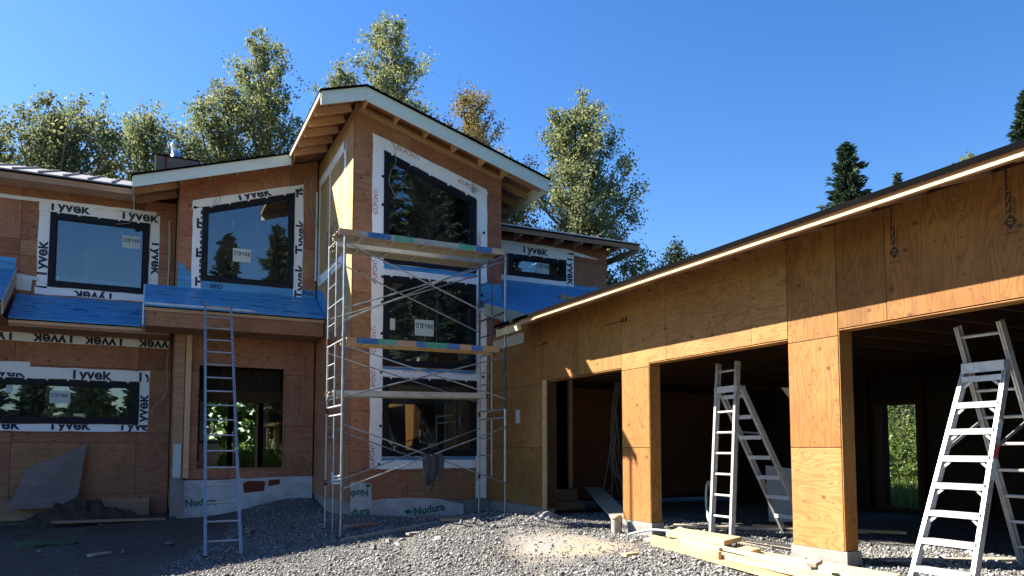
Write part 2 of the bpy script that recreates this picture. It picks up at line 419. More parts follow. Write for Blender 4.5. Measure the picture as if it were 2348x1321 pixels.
# ground: gravel near the house, soil on the left, fines and sand where the trucks stood, grass behind
SAND = (5.3, 9.0, 1.05, 1.55)
def ground_material():
    s = N('ground_surface')
    co = s.coord((1, 1, 1), False)
    v = s.voro(co, 34.0); g1 = s.ramp(v.outputs['Color'], [(0.1, (0.07, 0.07, 0.07)), (0.5, (0.15, 0.15, 0.147)), (0.9, (0.26, 0.257, 0.25))])
    edge = s.ramp(v.outputs['Distance'], [(0.25, 1.0), (0.6, 0.35)])
    grav = s.mix(1.0, g1, edge, 'MULTIPLY')
    sep = s.n('SeparateXYZ'); s.l(co, sep.inputs[0])
    wob = s.noise(co, 0.7, 5.0, 0.6); wob2 = s.noise(co, 2.2, 5.0, 0.6)
    soil = s.mix(s.ramp(s.noise(co, 5.0, 6.0, 0.7), [(0.3, 0.0), (0.7, 1.0)]), (0.050, 0.040, 0.032), (0.115, 0.095, 0.078))
    fines = s.ramp(s.noise(co, 0.9, 6.0, 0.65), [(0.45, 0.0), (0.62, 1.0)])
    grav = s.mix(s.math('MULTIPLY', fines, 0.75), grav, (0.125, 0.110, 0.092))
    # soil where x is small and near the left wing
    ms = s.math('ADD', s.math('MULTIPLY', sep.outputs[0], -0.9), s.math('MULTIPLY', wob, 1.6))
    ms = s.math('ADD', ms, s.math('MULTIPLY_ADD', sep.outputs[1], 0.25, -3.0))
    ms = s.ramp(ms, [(0.35, 0.0), (0.75, 1.0)])
    col = s.mix(ms, grav, soil)
    # sand / cement fines
    dx = s.math('DIVIDE', s.math('SUBTRACT', sep.outputs[0], SAND[0]), SAND[2])
    dy = s.math('DIVIDE', s.math('SUBTRACT', sep.outputs[1], SAND[1]), SAND[3])
    rr = s.math('ADD', s.math('SQRT', s.math('ADD', s.math('MULTIPLY', dx, dx), s.math('MULTIPLY', dy, dy))), s.math('MULTIPLY_ADD', wob2, 0.9, -0.45))
    sandm = s.ramp(rr, [(0.35, 1.0), (1.15, 0.0)])
    sandc = s.mix(s.ramp(s.noise(co, 1.3, 4.0, 0.6), [(0.42, 0.0), (0.6, 1.0)]), (0.29, 0.235, 0.165), (0.24, 0.23, 0.21))
    col = s.mix(s.math('MULTIPLY', sandm, 0.9), col, sandc)
    # grass behind and around
    far = s.ramp(s.math('MULTIPLY_ADD', s.math('ADD', sep.outputs[1], s.math('MULTIPLY', wob, 3.0)), 0.1, -2.5), [(0.25, 0.0), (0.4, 1.0)])
    nearb = s.ramp(s.math('MULTIPLY_ADD', s.math('ADD', sep.outputs[1], s.math('MULTIPLY', wob, 3.0)), -0.1, -0.6), [(0.1, 0.0), (0.3, 1.0)])
    gr = s.mix(wob2, (0.10, 0.16, 0.03), (0.18, 0.22, 0.06))
    col = s.mix(s.math('MAXIMUM', far, nearb), col, gr)
    s.bsdf(col, 0.95, 0, v.outputs['Distance'], 0.6, 0.02, 0.2)
    return s.m
MAT['ground'] = ground_material()

# ------------------------------------------------------------------ ground
def sstep(a, b, x):
    t = np.clip((x - a) / (b - a), 0, 1); return t * t * (3 - 2 * t)

_rs = np.random.RandomState(3)
_waves = [(_rs.uniform(0.5, 3.0), _rs.uniform(0, 6.28), _rs.uniform(0, 6.28)) for _ in range(14)]
def gh(x, y):
    """ground height in metres"""
    x = np.asarray(x, float); y = np.asarray(y, float)
    z = 0.38 * sstep(1.6, 6.3, x) * sstep(-4, 3, y)
    z = z + 0.10 * np.exp(-((x - 5.6) / 1.0) ** 2 - ((y - 11.6) / 1.0) ** 2)
    z = z + 0.27 * np.exp(-((x - 3.0) / 1.1) ** 2 - ((y - 18.3) / 1.5) ** 2)
    z = z + 1.0 * sstep(27.5, 33, y) * sstep(60, 25, np.abs(x - 5))
    z = z + (0.15 * np.exp(-((x - 3.6) / 0.8) ** 2) - 0.17 * np.exp(-((x - 5.5) / 1.0) ** 2)) * np.exp(-((y - 15.0) / 1.0) ** 2)
    z = z + 0.12 * sstep(17.0, 18.4, y) * sstep(-1.5, 0.6, x)
    z = z - 0.14 * np.exp(-((x + 2.3) / 0.8) ** 2 - ((y - 17.6) / 0.35) ** 2)
    rt = np.minimum(np.abs(x - 2.6 - .33*(y - 8)), np.abs(x - 4.2 - .33*(y - 8)))
    z = z - 0.035 * sstep(.30, .05, rt) * sstep(13.5, 12, y) * sstep(2, 4, y)
    w = np.zeros_like(z)
    for f, p, a in _waves:
        w += np.sin(f * (x * math.cos(a) + y * math.sin(a)) + p) / (0.7 + f)
    z = z + 0.016 * w * sstep(16, 10, np.hypot(x - 2, y - 9) - 2)
    return z

def axis(a, b, step, far):
    core = np.arange(a, b + 1e-6, step); hi = []; s = step; x = b
    while x < far: s *= 1.35; x += s; hi.append(x)
    lo = []; s = step; x = a
    while x > -far: s *= 1.35; x -= s; lo.append(x)
    return np.array(lo[::-1] + list(core) + hi)

def make_ground():
    ax = axis(-7, 14, 0.10, 900); ay = axis(2, 21, 0.10, 900)
    X, Y = np.meshgrid(ax, ay); Z = gh(X, Y)
    V = np.stack([X.ravel(), Y.ravel(), Z.ravel()], 1)
    nx, ny = len(ax), len(ay)
    i = (np.arange(ny - 1)[:, None] * nx + np.arange(nx - 1)[None]).ravel()
    me = fast_mesh('ground', V, np.stack([i, i + 1, i + nx + 1, i + nx], 1))
    me.polygons.foreach_set('use_smooth', np.ones(len(me.polygons), bool))
    me.materials.append(MAT['ground'])
    o = link(bpy.data.objects.new('ground', me)); o['kind'] = 'structure'
make_ground()

def make_stones():
    r = np.random.RandomState(11)
    pts = []
    def region(x0, x1, y0, y1, n, keep):
        x = r.uniform(x0, x1, n); y = r.uniform(y0, y1, n)
        k = keep(x, y); pts.append(np.stack([x[k], y[k]], 1))
    def soil(x, y): return (-0.9 * x + 0.8 + 0.25 * y - 3.0)
    def sand(x, y): return np.hypot((x - SAND[0]) / SAND[2], (y - SAND[1]) / SAND[3])
    u = lambda x: r.uniform(0, 1, len(x))
    visible = lambda x, y: (x > -0.16 * y - 0.4) & (x < 1.72 * y + .5)
    patch = lambda x, y: 0.5 + 0.30 * np.sin(1.3*x + 2.1*y + 1) * np.sin(2.3*x - 1.1*y) + 0.22 * np.sin(4.1*x + 3.3*y) * np.sin(3.7*y - 2.9*x + 2)
    rut = lambda x, y: np.minimum(np.abs(x - 2.6 - .33*(y - 8)), np.abs(x - 4.2 - .33*(y - 8)))
    base = lambda x, y: visible(x, y) & (u(x) < .28 + 1.15 * patch(x, y)) & (u(x) > .55 * sstep(.28, .08, rut(x, y))) & (u(x) > sstep(0.15, 0.6, soil(x, y)) * 0.997) & (u(x) > sstep(1.35, 0.45, sand(x, y)) * 0.95)
    region(-2.0, 6.66, 6.6, 10.5, 92000, base)
    region(-2.0, 6.66, 10.5, 14.6, 52000, base)
    region(3.4, 6.66, 4.5, 6.6, 34000, base)
    region(1.4, 3.6, 14.6, 18.1, 9000, base)
    region(6.66, 9.2, 2.8, 6.3, 16000, lambda x, y: np.ones(len(x), bool))
    region(6.6, 8.6, 6.3, 12.6, 9000, lambda x, y: np.ones(len(x), bool))
    P = np.concatenate(pts); n = len(P)
    sz = r.lognormal(-4.6, .44, n).clip(.004, .042)
    big = r.choice(n, 260, False); sz[big] *= 1.8
    sc = np.stack([r.uniform(0.75, 1.5, n), r.uniform(0.7, 1.2, n), r.uniform(0.45, 0.9, n)], 1) * sz[:, None]
    T = np.array([(1,0,0),(-1,0,0),(0,1,0),(0,-1,0),(0,0,1),(0,0,-1)], float)
    V = T[None] * sc[:, None, :] + r.uniform(-0.35, 0.35, (n, 6, 3)) * sz[:, None, None]
    a = r.uniform(0, 6.28, n); b = r.uniform(-0.6, 0.6, n)
    ca, sa, cb, sb = np.cos(a)[:, None], np.sin(a)[:, None], np.cos(b)[:, None], np.sin(b)[:, None]
    y = V[..., 1] * cb - V[..., 2] * sb; z = V[..., 1] * sb + V[..., 2] * cb
    x = V[..., 0] * ca - y * sa; y2 = V[..., 0] * sa + y * ca
    zz = gh(P[:, 0], P[:, 1])
    V = np.stack([x + P[:, :1], y2 + P[:, 1:2], z + (zz + sz * r.uniform(0.1, 0.7, n))[:, None]], -1)
    F0 = np.array([(0,2,4),(2,1,4),(1,3,4),(3,0,4),(2,0,5),(1,2,5),(3,1,5),(0,3,5)])
    F = (F0[None] + (np.arange(n) * 6)[:, None, None]).reshape(-1, 3)
    me = fast_mesh('gravel', V.reshape(-1, 3), F); me.materials.append(MAT['stone'])
    tag(link(bpy.data.objects.new('gravel', me)), 'loose grey crushed gravel spread between the house and the garage', 'gravel', kind='stuff')
make_stones()

# ------------------------------------------------------------------ polygon tools and frames
def clip(poly, p, n):
    """keep the part of a 2D polygon on the side of p that n points to"""
    out = []; m = len(poly)
    for i in range(m):
        a, b = poly[i], poly[(i + 1) % m]
        da = (a[0]-p[0])*n[0] + (a[1]-p[1])*n[1]; db = (b[0]-p[0])*n[0] + (b[1]-p[1])*n[1]
        if da >= 0: out.append(a)
        if (da > 1e-9 and db < -1e-9) or (da < -1e-9 and db > 1e-9):
            t = da / (da - db); out.append((a[0]+(b[0]-a[0])*t, a[1]+(b[1]-a[1])*t))
    return out
def area(p):
    return 0.5 * sum(p[i][0]*p[(i+1) % len(p)][1] - p[(i+1) % len(p)][0]*p[i][1] for i in range(len(p)))
def ccw(p): return list(p) if area(p) > 0 else list(reversed(p))
def inside_edges(c):
    c = ccw(c)
    for i in range(len(c)):
        a, b = c[i], c[(i + 1) % len(c)]
        yield a, (-(b[1]-a[1]), b[0]-a[0])
def clip_convex(poly, c):
    for p, n in inside_edges(c):
        poly = clip(poly, p, n)
        if len(poly) < 3: return []
    return poly
def subtract(polys, hole):
    out = []
    for q in polys:
        rem = q
        for p, n in inside_edges(hole):
            o = clip(rem, p, (-n[0], -n[1]))
            if len(o) >= 3 and abs(area(o)) > 1e-5: out.append(o)
            rem = clip(rem, p, n)
            if len(rem) < 3: break
    return out
def rect(x0, z0, x1, z1): return [(x0, z0), (x1, z0), (x1, z1), (x0, z1)]

class Fr:
    """a wall plane: 2D (a, b) -> 3D, c out of the wall"""
    def __init__(s, o, u, n): s.o = Vector(o); s.u = Vector(u); s.v = Vector((0, 0, 1)); s.n = Vector(n)
    def p(s, a, b, c=0.0): return s.o + s.u * a + s.v * b + s.n * c
def front(y): return Fr((0, y, 0), (1, 0, 0), (0, -1, 0))       # faces the camera side; a = X
def left(x): return Fr((x, 0, 0), (0, -1, 0), (-1, 0, 0))       # faces left; a = -Y

def poly_prism(g, fr, poly, c0, c1):
    g.prism([fr.p(a, b, c1) for a, b in poly], fr.n * (c0 - c1))

def wall(parent, fr, outline, holes, ju, jv, sheet_mat, name='wall', thick=0.15, core=None, sheets=True, stagger=0.0, sheet_mats=None):
    g = G(); polys = [ccw(outline)]
    for h in holes: polys = subtract(polys, h)
    for q in polys: poly_prism(g, fr, q, -thick, -0.014)
    w = g.build(name, core or MAT['core'], parent)
    if not sheets: return w
    i = 0
    for a0, a1 in zip(ju[:-1], ju[1:]):
        for b0, b1 in zip(jv[:-1], jv[1:]):
            i += 1
            c = clip_convex(rect(a0 + .0045, b0 + .0045, a1 - .0045, b1 - .0045), outline)
            if len(c) < 3: continue
            ps = [c]
            for h in holes: ps = subtract(ps, h)
            ps = [q for q in ps if abs(area(q)) > 0.0008]
            if not ps: continue
            sg = G(); d = rnd.uniform(0, 0.004)
            for q in ps: poly_prism(sg, fr, q, -0.0135, d)
            m = sheet_mat
            if sheet_mats: m = sheet_mats(0.5 * (a0 + a1), 0.5 * (b0 + b1)) or sheet_mat
            sg.build('plywood_sheet', m, w)
    return w

def ring(g, fr, outer, w, c0, c1):
    outer = ccw(outer); n = len(outer); inner = inset(outer, w)
    for i in range(n):
        j = (i + 1) % n
        poly_prism(g, fr, [outer[i], outer[j], inner[j], inner[i]], c0, c1)
    return inner
def inset(poly, w):
    poly = ccw(poly); n = len(poly); out = []
    for i in range(n):
        a, b, c = poly[i-1], poly[i], poly[(i+1) % n]
        d1 = Vector((b[0]-a[0], b[1]-a[1])).normalized(); d2 = Vector((c[0]-b[0], c[1]-b[1])).normalized()
        n1 = Vector((-d1.y, d1.x)); n2 = Vector((-d2.y, d2.x))
        m = (n1 + n2); m = m / max(m.dot(n1), 0.2)
        out.append((b[0] + m.x * w, b[1] + m.y * w))
    return out

# lettering
_tc = {}
def text_raw(s, bold=0.0):
    if (s, bold) in _tc: return _tc[(s, bold)]
    cu = bpy.data.curves.new('t', 'FONT'); cu.body = s; cu.size = 1.0; cu.offset = bold; cu.resolution_u = 3
    ob = bpy.data.objects.new('t', cu); COL.objects.link(ob)
    dg = bpy.context.evaluated_depsgraph_get(); dg.update()
    me = bpy.data.meshes.new_from_object(ob.evaluated_get(dg))
    V = np.array([v.co[:2] for v in me.vertices]); F = [list(p.vertices) for p in me.polygons]
    bpy.data.objects.remove(ob); bpy.data.curves.remove(cu); bpy.data.meshes.remove(me)
    V[:, 0] -= V[:, 0].min(); V /= 0.70
    _tc[(s, bold)] = (V, F); return V, F

def lettering(parent, fr, s, a, b, h, rot=0.0, mat='ink', clipr=None, bold=0.03, stretch=1.0, c=0.004, flip=False, name='lettering'):
    """text with cap height h; (a, b) is its left baseline in the wall plane; clipr cuts it to the strip"""
    V, F = text_raw(s, bold); V = V * h; V[:, 0] *= stretch
    if flip: V = V * [-1, -1]
    cr, sr = math.cos(rot), math.sin(rot)
    A = a + V[:, 0] * cr - V[:, 1] * sr; B = b + V[:, 0] * sr + V[:, 1] * cr
    bm = bmesh.new(); vs = [bm.verts.new((x, y, 0)) for x, y in zip(A, B)]
    for f in F:
        try: bm.faces.new([vs[i] for i in f])
        except ValueError: pass
    if clipr:
        for p, n in inside_edges(clipr):
            bmesh.ops.bisect_plane(bm, geom=bm.verts[:] + bm.edges[:] + bm.faces[:], plane_co=(p[0], p[1], 0), plane_no=(-n[0], -n[1], 0), clear_outer=True)
    if not bm.faces: bm.free(); return None
    off = parent_world(parent)
    for v in bm.verts: v.co = fr.p(v.co.x, v.co.y, c) - off
    bmesh.ops.recalc_face_normals(bm, faces=bm.faces[:])
    me = bpy.data.meshes.new(name); bm.to_mesh(me); bm.free()
    me.materials.append(MAT[mat])
    return link(bpy.data.objects.new(name, me), parent)

def strip(parent, fr, poly, c=0.006, mat='wrap', name='housewrap_strip', thick=0.004):
    """a taped sheet: slightly ragged edges, a few wrinkles"""
    poly = ccw(poly); pts = []
    n = len(poly)
    for i in range(n):
        a, b = poly[i], poly[(i+1) % n]; L = math.hypot(b[0]-a[0], b[1]-a[1]); k = max(1, int(L / 0.25))
        for t in range(k):
            q = (a[0]+(b[0]-a[0])*t/k, a[1]+(b[1]-a[1])*t/k)
            pts.append((q[0] + rnd.uniform(-.011, .011), q[1] + rnd.uniform(-.011, .011)))
    g = G(); poly_prism(g, fr, pts, c - thick, c)
    return g.build(name, MAT[mat], parent)

def window(parent, fr, outer, fw=0.11, sash=0.035, tabs=True, label=None):
    g = G(); inner = ring(g, fr, outer, fw, -0.10, 0.028)
    in2 = inset(outer, fw + sash); g2 = G()
    w = g.build('window', MAT['frame'], parent)
    if label: w['label'] = label
    ring(g2, fr, [(p[0], p[1]) for p in inner], sash, -0.09, 0.004)
    g2.build('sash', MAT['frame'], w)
    g3 = G(); poly_prism(g3, fr, in2, -0.045, -0.041); g3.build('pane', MAT['glass'], w)
    if tabs:
        o = ccw(outer); k = 0
        top = max(range(len(o)), key=lambda i: o[i][1] + o[(i+1) % len(o)][1])
        a, b = o[top], o[(top + 1) % len(o)]; L = math.hypot(b[0]-a[0], b[1]-a[1]); m = max(2, int(L / 0.4))
        for t in range(1, m + 1):
            f = (t - 0.4) / m
            q = (a[0]+(b[0]-a[0])*f, a[1]+(b[1]-a[1])*f)
            gg = G(); poly_prism(gg, fr, rect(q[0]-.02, q[1]-.025, q[0]+.02, q[1]+.018), 0.028, 0.034)
            gg.build('clip', MAT['wrap'], w)
    return w

def sticker(win, fr, a, b, w, h, c=-0.038, txt='TYEE'):
    g = G(); poly_prism(g, fr, rect(a, b, a+w, b+h), c, c+0.002); g.build('sticker', MAT['sticker'], win)
    k = h * 0.24; yy = b + h * 0.5
    lettering(win, fr, txt, a + w * 0.33, yy, k, 0, 'ink', bold=0.02, c=c+0.004, stretch=1.05)
    lg = G(); x0 = a + w * 0.07; s = k * 1.15
    for q in (rect(x0, yy + s*.88, x0+s*1.5, yy+s), rect(x0, yy-.1*s, x0+s*.12, yy+s*.88), rect(x0+s*1.38, yy-.1*s, x0+s*1.5, yy+s*.88),
              rect(x0+s*.42, yy-.1*s, x0+s*.56, yy+s*.88), rect(x0+s*.94, yy-.1*s, x0+s*1.08, yy+s*.88), rect(x0+s*.12, yy-.1*s, x0+s*.42, yy+.02*s), rect(x0+s*1.08, yy-.1*s, x0+s*1.38, yy+.02*s)):
        poly_prism(lg, fr, q, c+0.002, c+0.004)
    lg.build('emblem', MAT['ink'], win)

def wire(parent, pts, r=0.006, mat='cable', name='wire'):
    g = G(); g.tube(smooth_path(pts), r, 5); return g.build(name, MAT[mat], parent)

# ================================================================== HOUSE
H = thing('house', 'unfinished two-storey plywood house with a tall tower and black windows', 'house', (3.6, 18.5, 0.0))
def zr(x):      # main gable roof, top surface
    return 8.88 - (0.297 * (x - 3.72) if x > 3.72 else 0.322 * (3.72 - x))

FT = front(14.74); FL = left(3.63); F2 = front(18.2); F1 = front(19.4); FRW = front(17.0)
TW1 = [(4.28, 5.48), (6.375, 5.48), (6.375, 7.12), (4.27, 7.86)]
TW2 = rect(4.29, 3.34, 6.37, 5.22)
TW3 = rect(4.30, 1.48, 6.39, 3.10)
hole = lambda w: inset(w, 0.02)
tower = wall(H, FT, [(3.645, 0.58), (6.99, 0.58), (6.99, zr(6.99) - .10), (3.72, zr(3.72) - .10), (3.645, zr(3.64) - .10)],
             [hole(TW1), hole(TW2), hole(TW3)], [3.645, 4.85, 6.99], [0.5, 1.17, 2.39, 3.61, 4.83, 6.05, 7.27, 9.0], MAT['ply_h'], 'tower_front_wall')
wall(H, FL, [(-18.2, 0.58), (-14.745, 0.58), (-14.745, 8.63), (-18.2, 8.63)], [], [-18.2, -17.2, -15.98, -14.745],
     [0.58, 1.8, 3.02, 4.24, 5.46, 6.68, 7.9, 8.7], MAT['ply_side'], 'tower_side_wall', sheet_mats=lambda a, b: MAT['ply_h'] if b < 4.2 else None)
w2 = [(1.0, 5.49), (3.06, 5.49), (3.06, 7.85), (1.0, 7.19)]
wall(H, F2, [(0.5, 0.95), (3.60, 0.95), (3.60, zr(3.6) - .10), (0.5, zr(0.5) - .10)], [hole(w2), rect(1.03, 1.2, 2.89, 3.53)],
     [0.5, 1.72, 2.94, 3.60], [0.95, 2.17, 3.39, 4.6, 5.75, 6.5, 7.4, 9.0], MAT['ply_h'], 'entry_wall')
wall(H, left(0.5), [(-19.38, 0.3), (-18.22, 0.3), (-18.22, 7.5), (-19.38, 7.5)], [], [-19.38, -18.22], [0.3, 2.7, 5.1, 7.5], MAT['ply_h'], 'return_wall', thick=0.12)
w1 = rect(-2.11, 5.285, -0.09, 6.99); w3 = rect(-4.6, 2.2, -0.19, 3.19)
wall(H, F1, [(-8.0, 0.12), (0.48, 0.12), (0.48, 7.55), (-8.0, 7.55)], [hole(w1), hole(w3)], [-8.0, -5.1, -2.66, -0.22, 0.48],
     [0.12, 0.6, 1.77, 2.0, 3.5, 4.72, 5.94, 6.3, 7.2, 7.6], MAT['ply_h'], 'left_wing_wall')
wr = rect(8.27, 6.12, 9.98, 6.69)
wall(H, FRW, [(7.0, 4.2), (11.3, 4.2), (11.3, 7.2), (7.0, 7.2)], [hole(wr)], [7.0, 7.9, 10.34, 11.3], [4.2, 5.5, 6.72, 7.3], MAT['ply_h'], 'right_wing_wall')
# rear and side walls, floors (seen through the glass)
FB = Fr((0, 27, 0), (1, 0, 0), (0, -1, 0))
bh = [rect(-2.9, 2.2, -0.8, 3.7), rect(1.55, 0.97, 2.5, 3.3), rect(2.6, 0.97, 3.5, 3.3), rect(3.6, 0.97, 4.5, 3.3), rect(-2.75, 5.9, -1.9, 7.1), rect(-1.75, 5.9, -0.6, 7.1),
      rect(2.1, 6.0, 3.2, 7.2), rect(3.7, 6.0, 4.6, 7.2), rect(8.85, 5.9, 9.1, 7.2), rect(9.3, 5.9, 9.7, 7.2), rect(5.4, 1.6, 6.6, 3.0)]
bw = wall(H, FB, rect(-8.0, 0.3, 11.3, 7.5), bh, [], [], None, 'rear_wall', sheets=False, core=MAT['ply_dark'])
for r_ in bh:
    g = G(); poly_prism(g, FB, r_, -0.08, -0.075); g.build('pane', MAT['glass'], bw)
    g = G(); ring(g, FB, inset(r_, -0.03), 0.06, -0.16, -0.01); g.build('window_frame', MAT['frame'], bw)
g = G(); poly_prism(g, FB, [(-0.4, 7.5), (7.8, 7.5), (7.8, 7.53), (3.72, 8.7), (-0.4, 7.53)], -0.15, -0.014); g.build('rear_gable', MAT['ply_dark'], H)
g = G(); g.box((-8.15, 19.42, 0.3), (-8.0, 27.1, 8.0)); g.build('end_wall', MAT['core'], H)
g = G(); g.box((11.15, 17.17, 0.3), (11.3, 26.98, 7.6)); g.build('end_wall', MAT['core'], H)
g = G(); g.box((6.84, 14.91, 0.5), (6.985, 17.17, 7.65)); g.build('tower_side_wall', MAT['core'], H)
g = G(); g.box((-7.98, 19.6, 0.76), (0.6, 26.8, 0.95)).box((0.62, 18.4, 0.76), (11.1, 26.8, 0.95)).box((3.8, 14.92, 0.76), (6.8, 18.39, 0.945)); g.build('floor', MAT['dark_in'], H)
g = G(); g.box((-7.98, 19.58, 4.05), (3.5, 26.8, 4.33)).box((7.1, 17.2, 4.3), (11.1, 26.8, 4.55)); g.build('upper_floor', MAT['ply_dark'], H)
for x in (-1.75, 0.2, 1.9):
    g = G(); g.box((x, 24.0, 4.34), (x + 0.09, 24.14, 7.3)); g.build('stud', MAT['rafter'], H)
g = G(); g.box((-4.5, 24.2, 6.55), (0.4, 24.24, 6.95)); g.build('ceiling_beam', MAT['red_prime'], H)
for i in range(12):
    x = -3.6 + i * 0.6
    g = G(); g.beam((x, 19.7, 7.35), (x, 22.4, 8.3), 0.04, 0.2); g.build('rafter', MAT['rafter'], H)

# foundation and its wrap
g = G(); g.box((3.66, 14.79, -0.3), (6.9, 15.05, 0.575)).box((3.66, 15.06, -0.3), (3.9, 18.2, 0.575)); g.build('foundation', MAT['concrete'], H)
g = G(); g.box((0.52, 18.27, -0.3), (3.6, 18.5, 0.945)); g.build('foundation', MAT['concrete'], H)
g = G(); g.box((-8.0, 19.46, -0.3), (0.46, 19.7, 0.115)); g.build('foundation', MAT['concrete'], H)
fs_ = strip(H, FT, [(3.66, 0.10), (6.12, 0.05), (6.10, 0.46), (5.55, 0.60), (4.9, 0.64), (4.1, 0.61), (4.09, 0.95), (3.66, 0.99)], 0.012, 'wrap_dirty_shaded', 'foundation_wrap')
lettering(fs_, FT, 'Nudura', 5.0, 0.27, 0.155, 0.13, 'ink_green', None, 0.035, c=0.016)
lettering(fs_, FT, 'Nudura', 3.45, 0.29, 0.14, 0.08, 'ink_green', rect(3.67, 0, 4.12, 0.6), 0.035, c=0.016)
lettering(fs_, FT, 'Nudu', 4.02, 0.83, 0.13, 0.10, 'ink_green', rect(3.67, 0.6, 4.08, 0.98), 0.035, c=0.016, flip=True)
g = G(); poly_prism(g, FT, [(4.83, 0.30), (4.95, 0.32), (4.95, 0.37), (4.88, 0.40), (4.78, 0.37)], 0.013, 0.016); g.build('emblem', MAT['ink_green'], fs_)
g = G(); poly_prism(g, FT, [(3.98, 0.86), (4.06, 0.87), (4.06, 0.94), (3.98, 0.93)], 0.013, 0.016); g.build('emblem', MAT['ink_green'], fs_)
fs2 = strip(H, F2, [(0.66, 0.1), (3.6, 0.1), (3.6, 0.97), (3.0, 0.99), (2.2, 0.95), (0.66, 0.92)], 0.01, 'wrap_dirty_shaded', 'foundation_wrap')
lettering(fs2, F2, 'Nudura', 0.82, 0.35, 0.15, 0.05, 'ink_green', rect(0.67, 0, 1.7, 0.9), 0.035, c=0.014)
for q in ([(2.05, 0.62), (2.5, 0.66), (2.52, 0.88), (2.15, 0.9), (2.03, 0.84)], [(2.58, 0.76), (2.84, 0.8), (2.86, 0.92), (2.6, 0.91)]):
    g = G(); poly_prism(g, F2, q, 0.011, 0.015); g.build('primer_patch', MAT['red_prime'], fs2)

# windows
wA = window(H, FT, TW1, 0.10); wB = window(H, FT, TW2, 0.10); wC = window(H, FT, TW3, 0.10)
sticker(wB, FT, 4.99, 4.02, 0.42, 0.34)
g = G(); poly_prism(g, FT, rect(4.45, 4.1, 4.56, 4.34), -0.038, -0.036); g.build('sticker', MAT['sticker'], wB)
w2o = window(H, F2, w2, 0.10); sticker(w2o, F2, 1.68, 6.02, 0.40, 0.32)
w1o = window(H, F1, w1, 0.11); sticker(w1o, F1, -0.66, 6.36, 0.38, 0.30)
w3o = window(H, F1, w3, 0.11); sticker(w3o, F1, -1.98, 2.66, 0.40, 0.28)
g = G(); poly_prism(g, F1, rect(-2.80, 2.86, -2.68, 3.06), -0.038, -0.036); g.build('sticker', MAT['sticker'], w3o)
wro = window(H, FRW, wr, 0.10); sticker(wro, FRW, 9.1, 6.26, 0.38, 0.32)

# entry opening: lintel framing inside
g = G()
g.box((1.05, 18.4, 2.72), (2.88, 18.5, 3.0)); g.build('lintel', MAT['core'], H)
g = G(); g.box((1.06, 18.52, 3.01), (2.87, 18.54, 3.52)); g.build('transom_panel', MAT['dark_in'], H)
for x in (1.55, 2.1, 2.4):
    g = G(); g.box((x, 18.49, 3.0), (x + 0.04, 18.515, 3.52)); g.build('mullion', MAT['core'], H)
for x in (2.0, 2.55):
    g = G(); g.box((x, 20.4, 0.95), (x + 0.06, 20.5, 2.75)); g.build('stud', MAT['rafter'], H)

# housewrap strips with print
def dupont(st, fr, a, b, rot, cl, h=0.085, mat='ink_red'):
    lettering(st, fr, 'DUPONT', a, b, h, rot, mat, cl, 0.0, stretch=0.82, c=0.0105)
    V, _ = text_raw('DUPONT', 0.0); L = V[:, 0].max() * h * 0.82
    for e in (-0.04, L + 0.015):
        ca, sa = math.cos(rot), math.sin(rot); s = -1 if e < 0 else 1
        q = [(e + (0.03 if s < 0 else 0), 0.02), (e + (0.03 if s < 0 else 0), 0.065), (e + (0.0 if s < 0 else 0.03), 0.0425)]
        g = G(); poly_prism(g, fr, ccw([(a + x*ca - y*sa, b + x*sa + y*ca) for x, y in q]), 0.009, 0.0105); g.build('emblem', MAT[mat], st)
sl = strip(H, FT, [(4.04, 1.23), (4.30, 1.23), (4.285, 7.95), (4.03, 8.20)])
for z in (1.25, 2.75, 3.62, 5.05, 6.5):
    dupont(sl, FT, 4.15, z, math.pi/2, rect(4.045, 1.26, 4.27, 7.9), 0.10)
s_r = strip(H, FT, [(6.385, 0.58), (6.63, 0.58), (6.64, 7.32), (6.36, 7.33)])
for z in (2.55, 3.25, 4.35, 5.9):
    dupont(s_r, FT, 6.49, z, math.pi/2, rect(6.40, 0.6, 6.62, 7.2), 0.10)
s_t = strip(H, FT, [(4.03, 8.19), (4.27, 7.88), (6.375, 7.145), (6.66, 7.30), (6.60, 7.40)], 0.008)
sa_ = math.atan2(7.3 - 8.0, 6.4 - 4.35)
dupont(s_t, FT, 4.55, 7.93, sa_, None, 0.095); dupont(s_t, FT, 5.95, 7.44, sa_, None, 0.095)
for z0, z1, zb in ((5.235, 5.47, 5.37), (3.115, 3.325, 3.26), (1.23, 1.475, 1.40)):
    st = strip(H, FT, rect(4.29, z0, 6.38, z1), 0.009)
    bl = strip(H, FT, rect(4.29, zb, 6.37, z1 - .005), 0.012, 'blue', 'flashing_tape')
    if z0 > 2:
        dupont(bl, FT, 4.75 if z0 < 4 else 4.32, zb - 0.03, 0, rect(4.3, zb - .08, 6.3, zb + .05), 0.09); dupont(bl, FT, 5.85, zb - 0.04, 0, rect(4.3, zb - .08, 6.36, zb + .05), 0.09)
for a, b in ((4.27, 5.18), (4.27, 4.65), (4.27, 4.0), (4.27, 3.2), (4.27, 2.1), (4.25, 1.32), (6.55, 3.2), (6.52, 5.0), (4.255, 7.3), (4.26, 6.7), (6.56, 6.4), (6.52, 2.75)):
    g = G(); poly_prism(g, FT, rect(a - .03, b - .025, a + .02, b + .03), 0.007, 0.013); g.build('clip', MAT['frame'], sl if a < 5 else s_r)

TY = 0.235
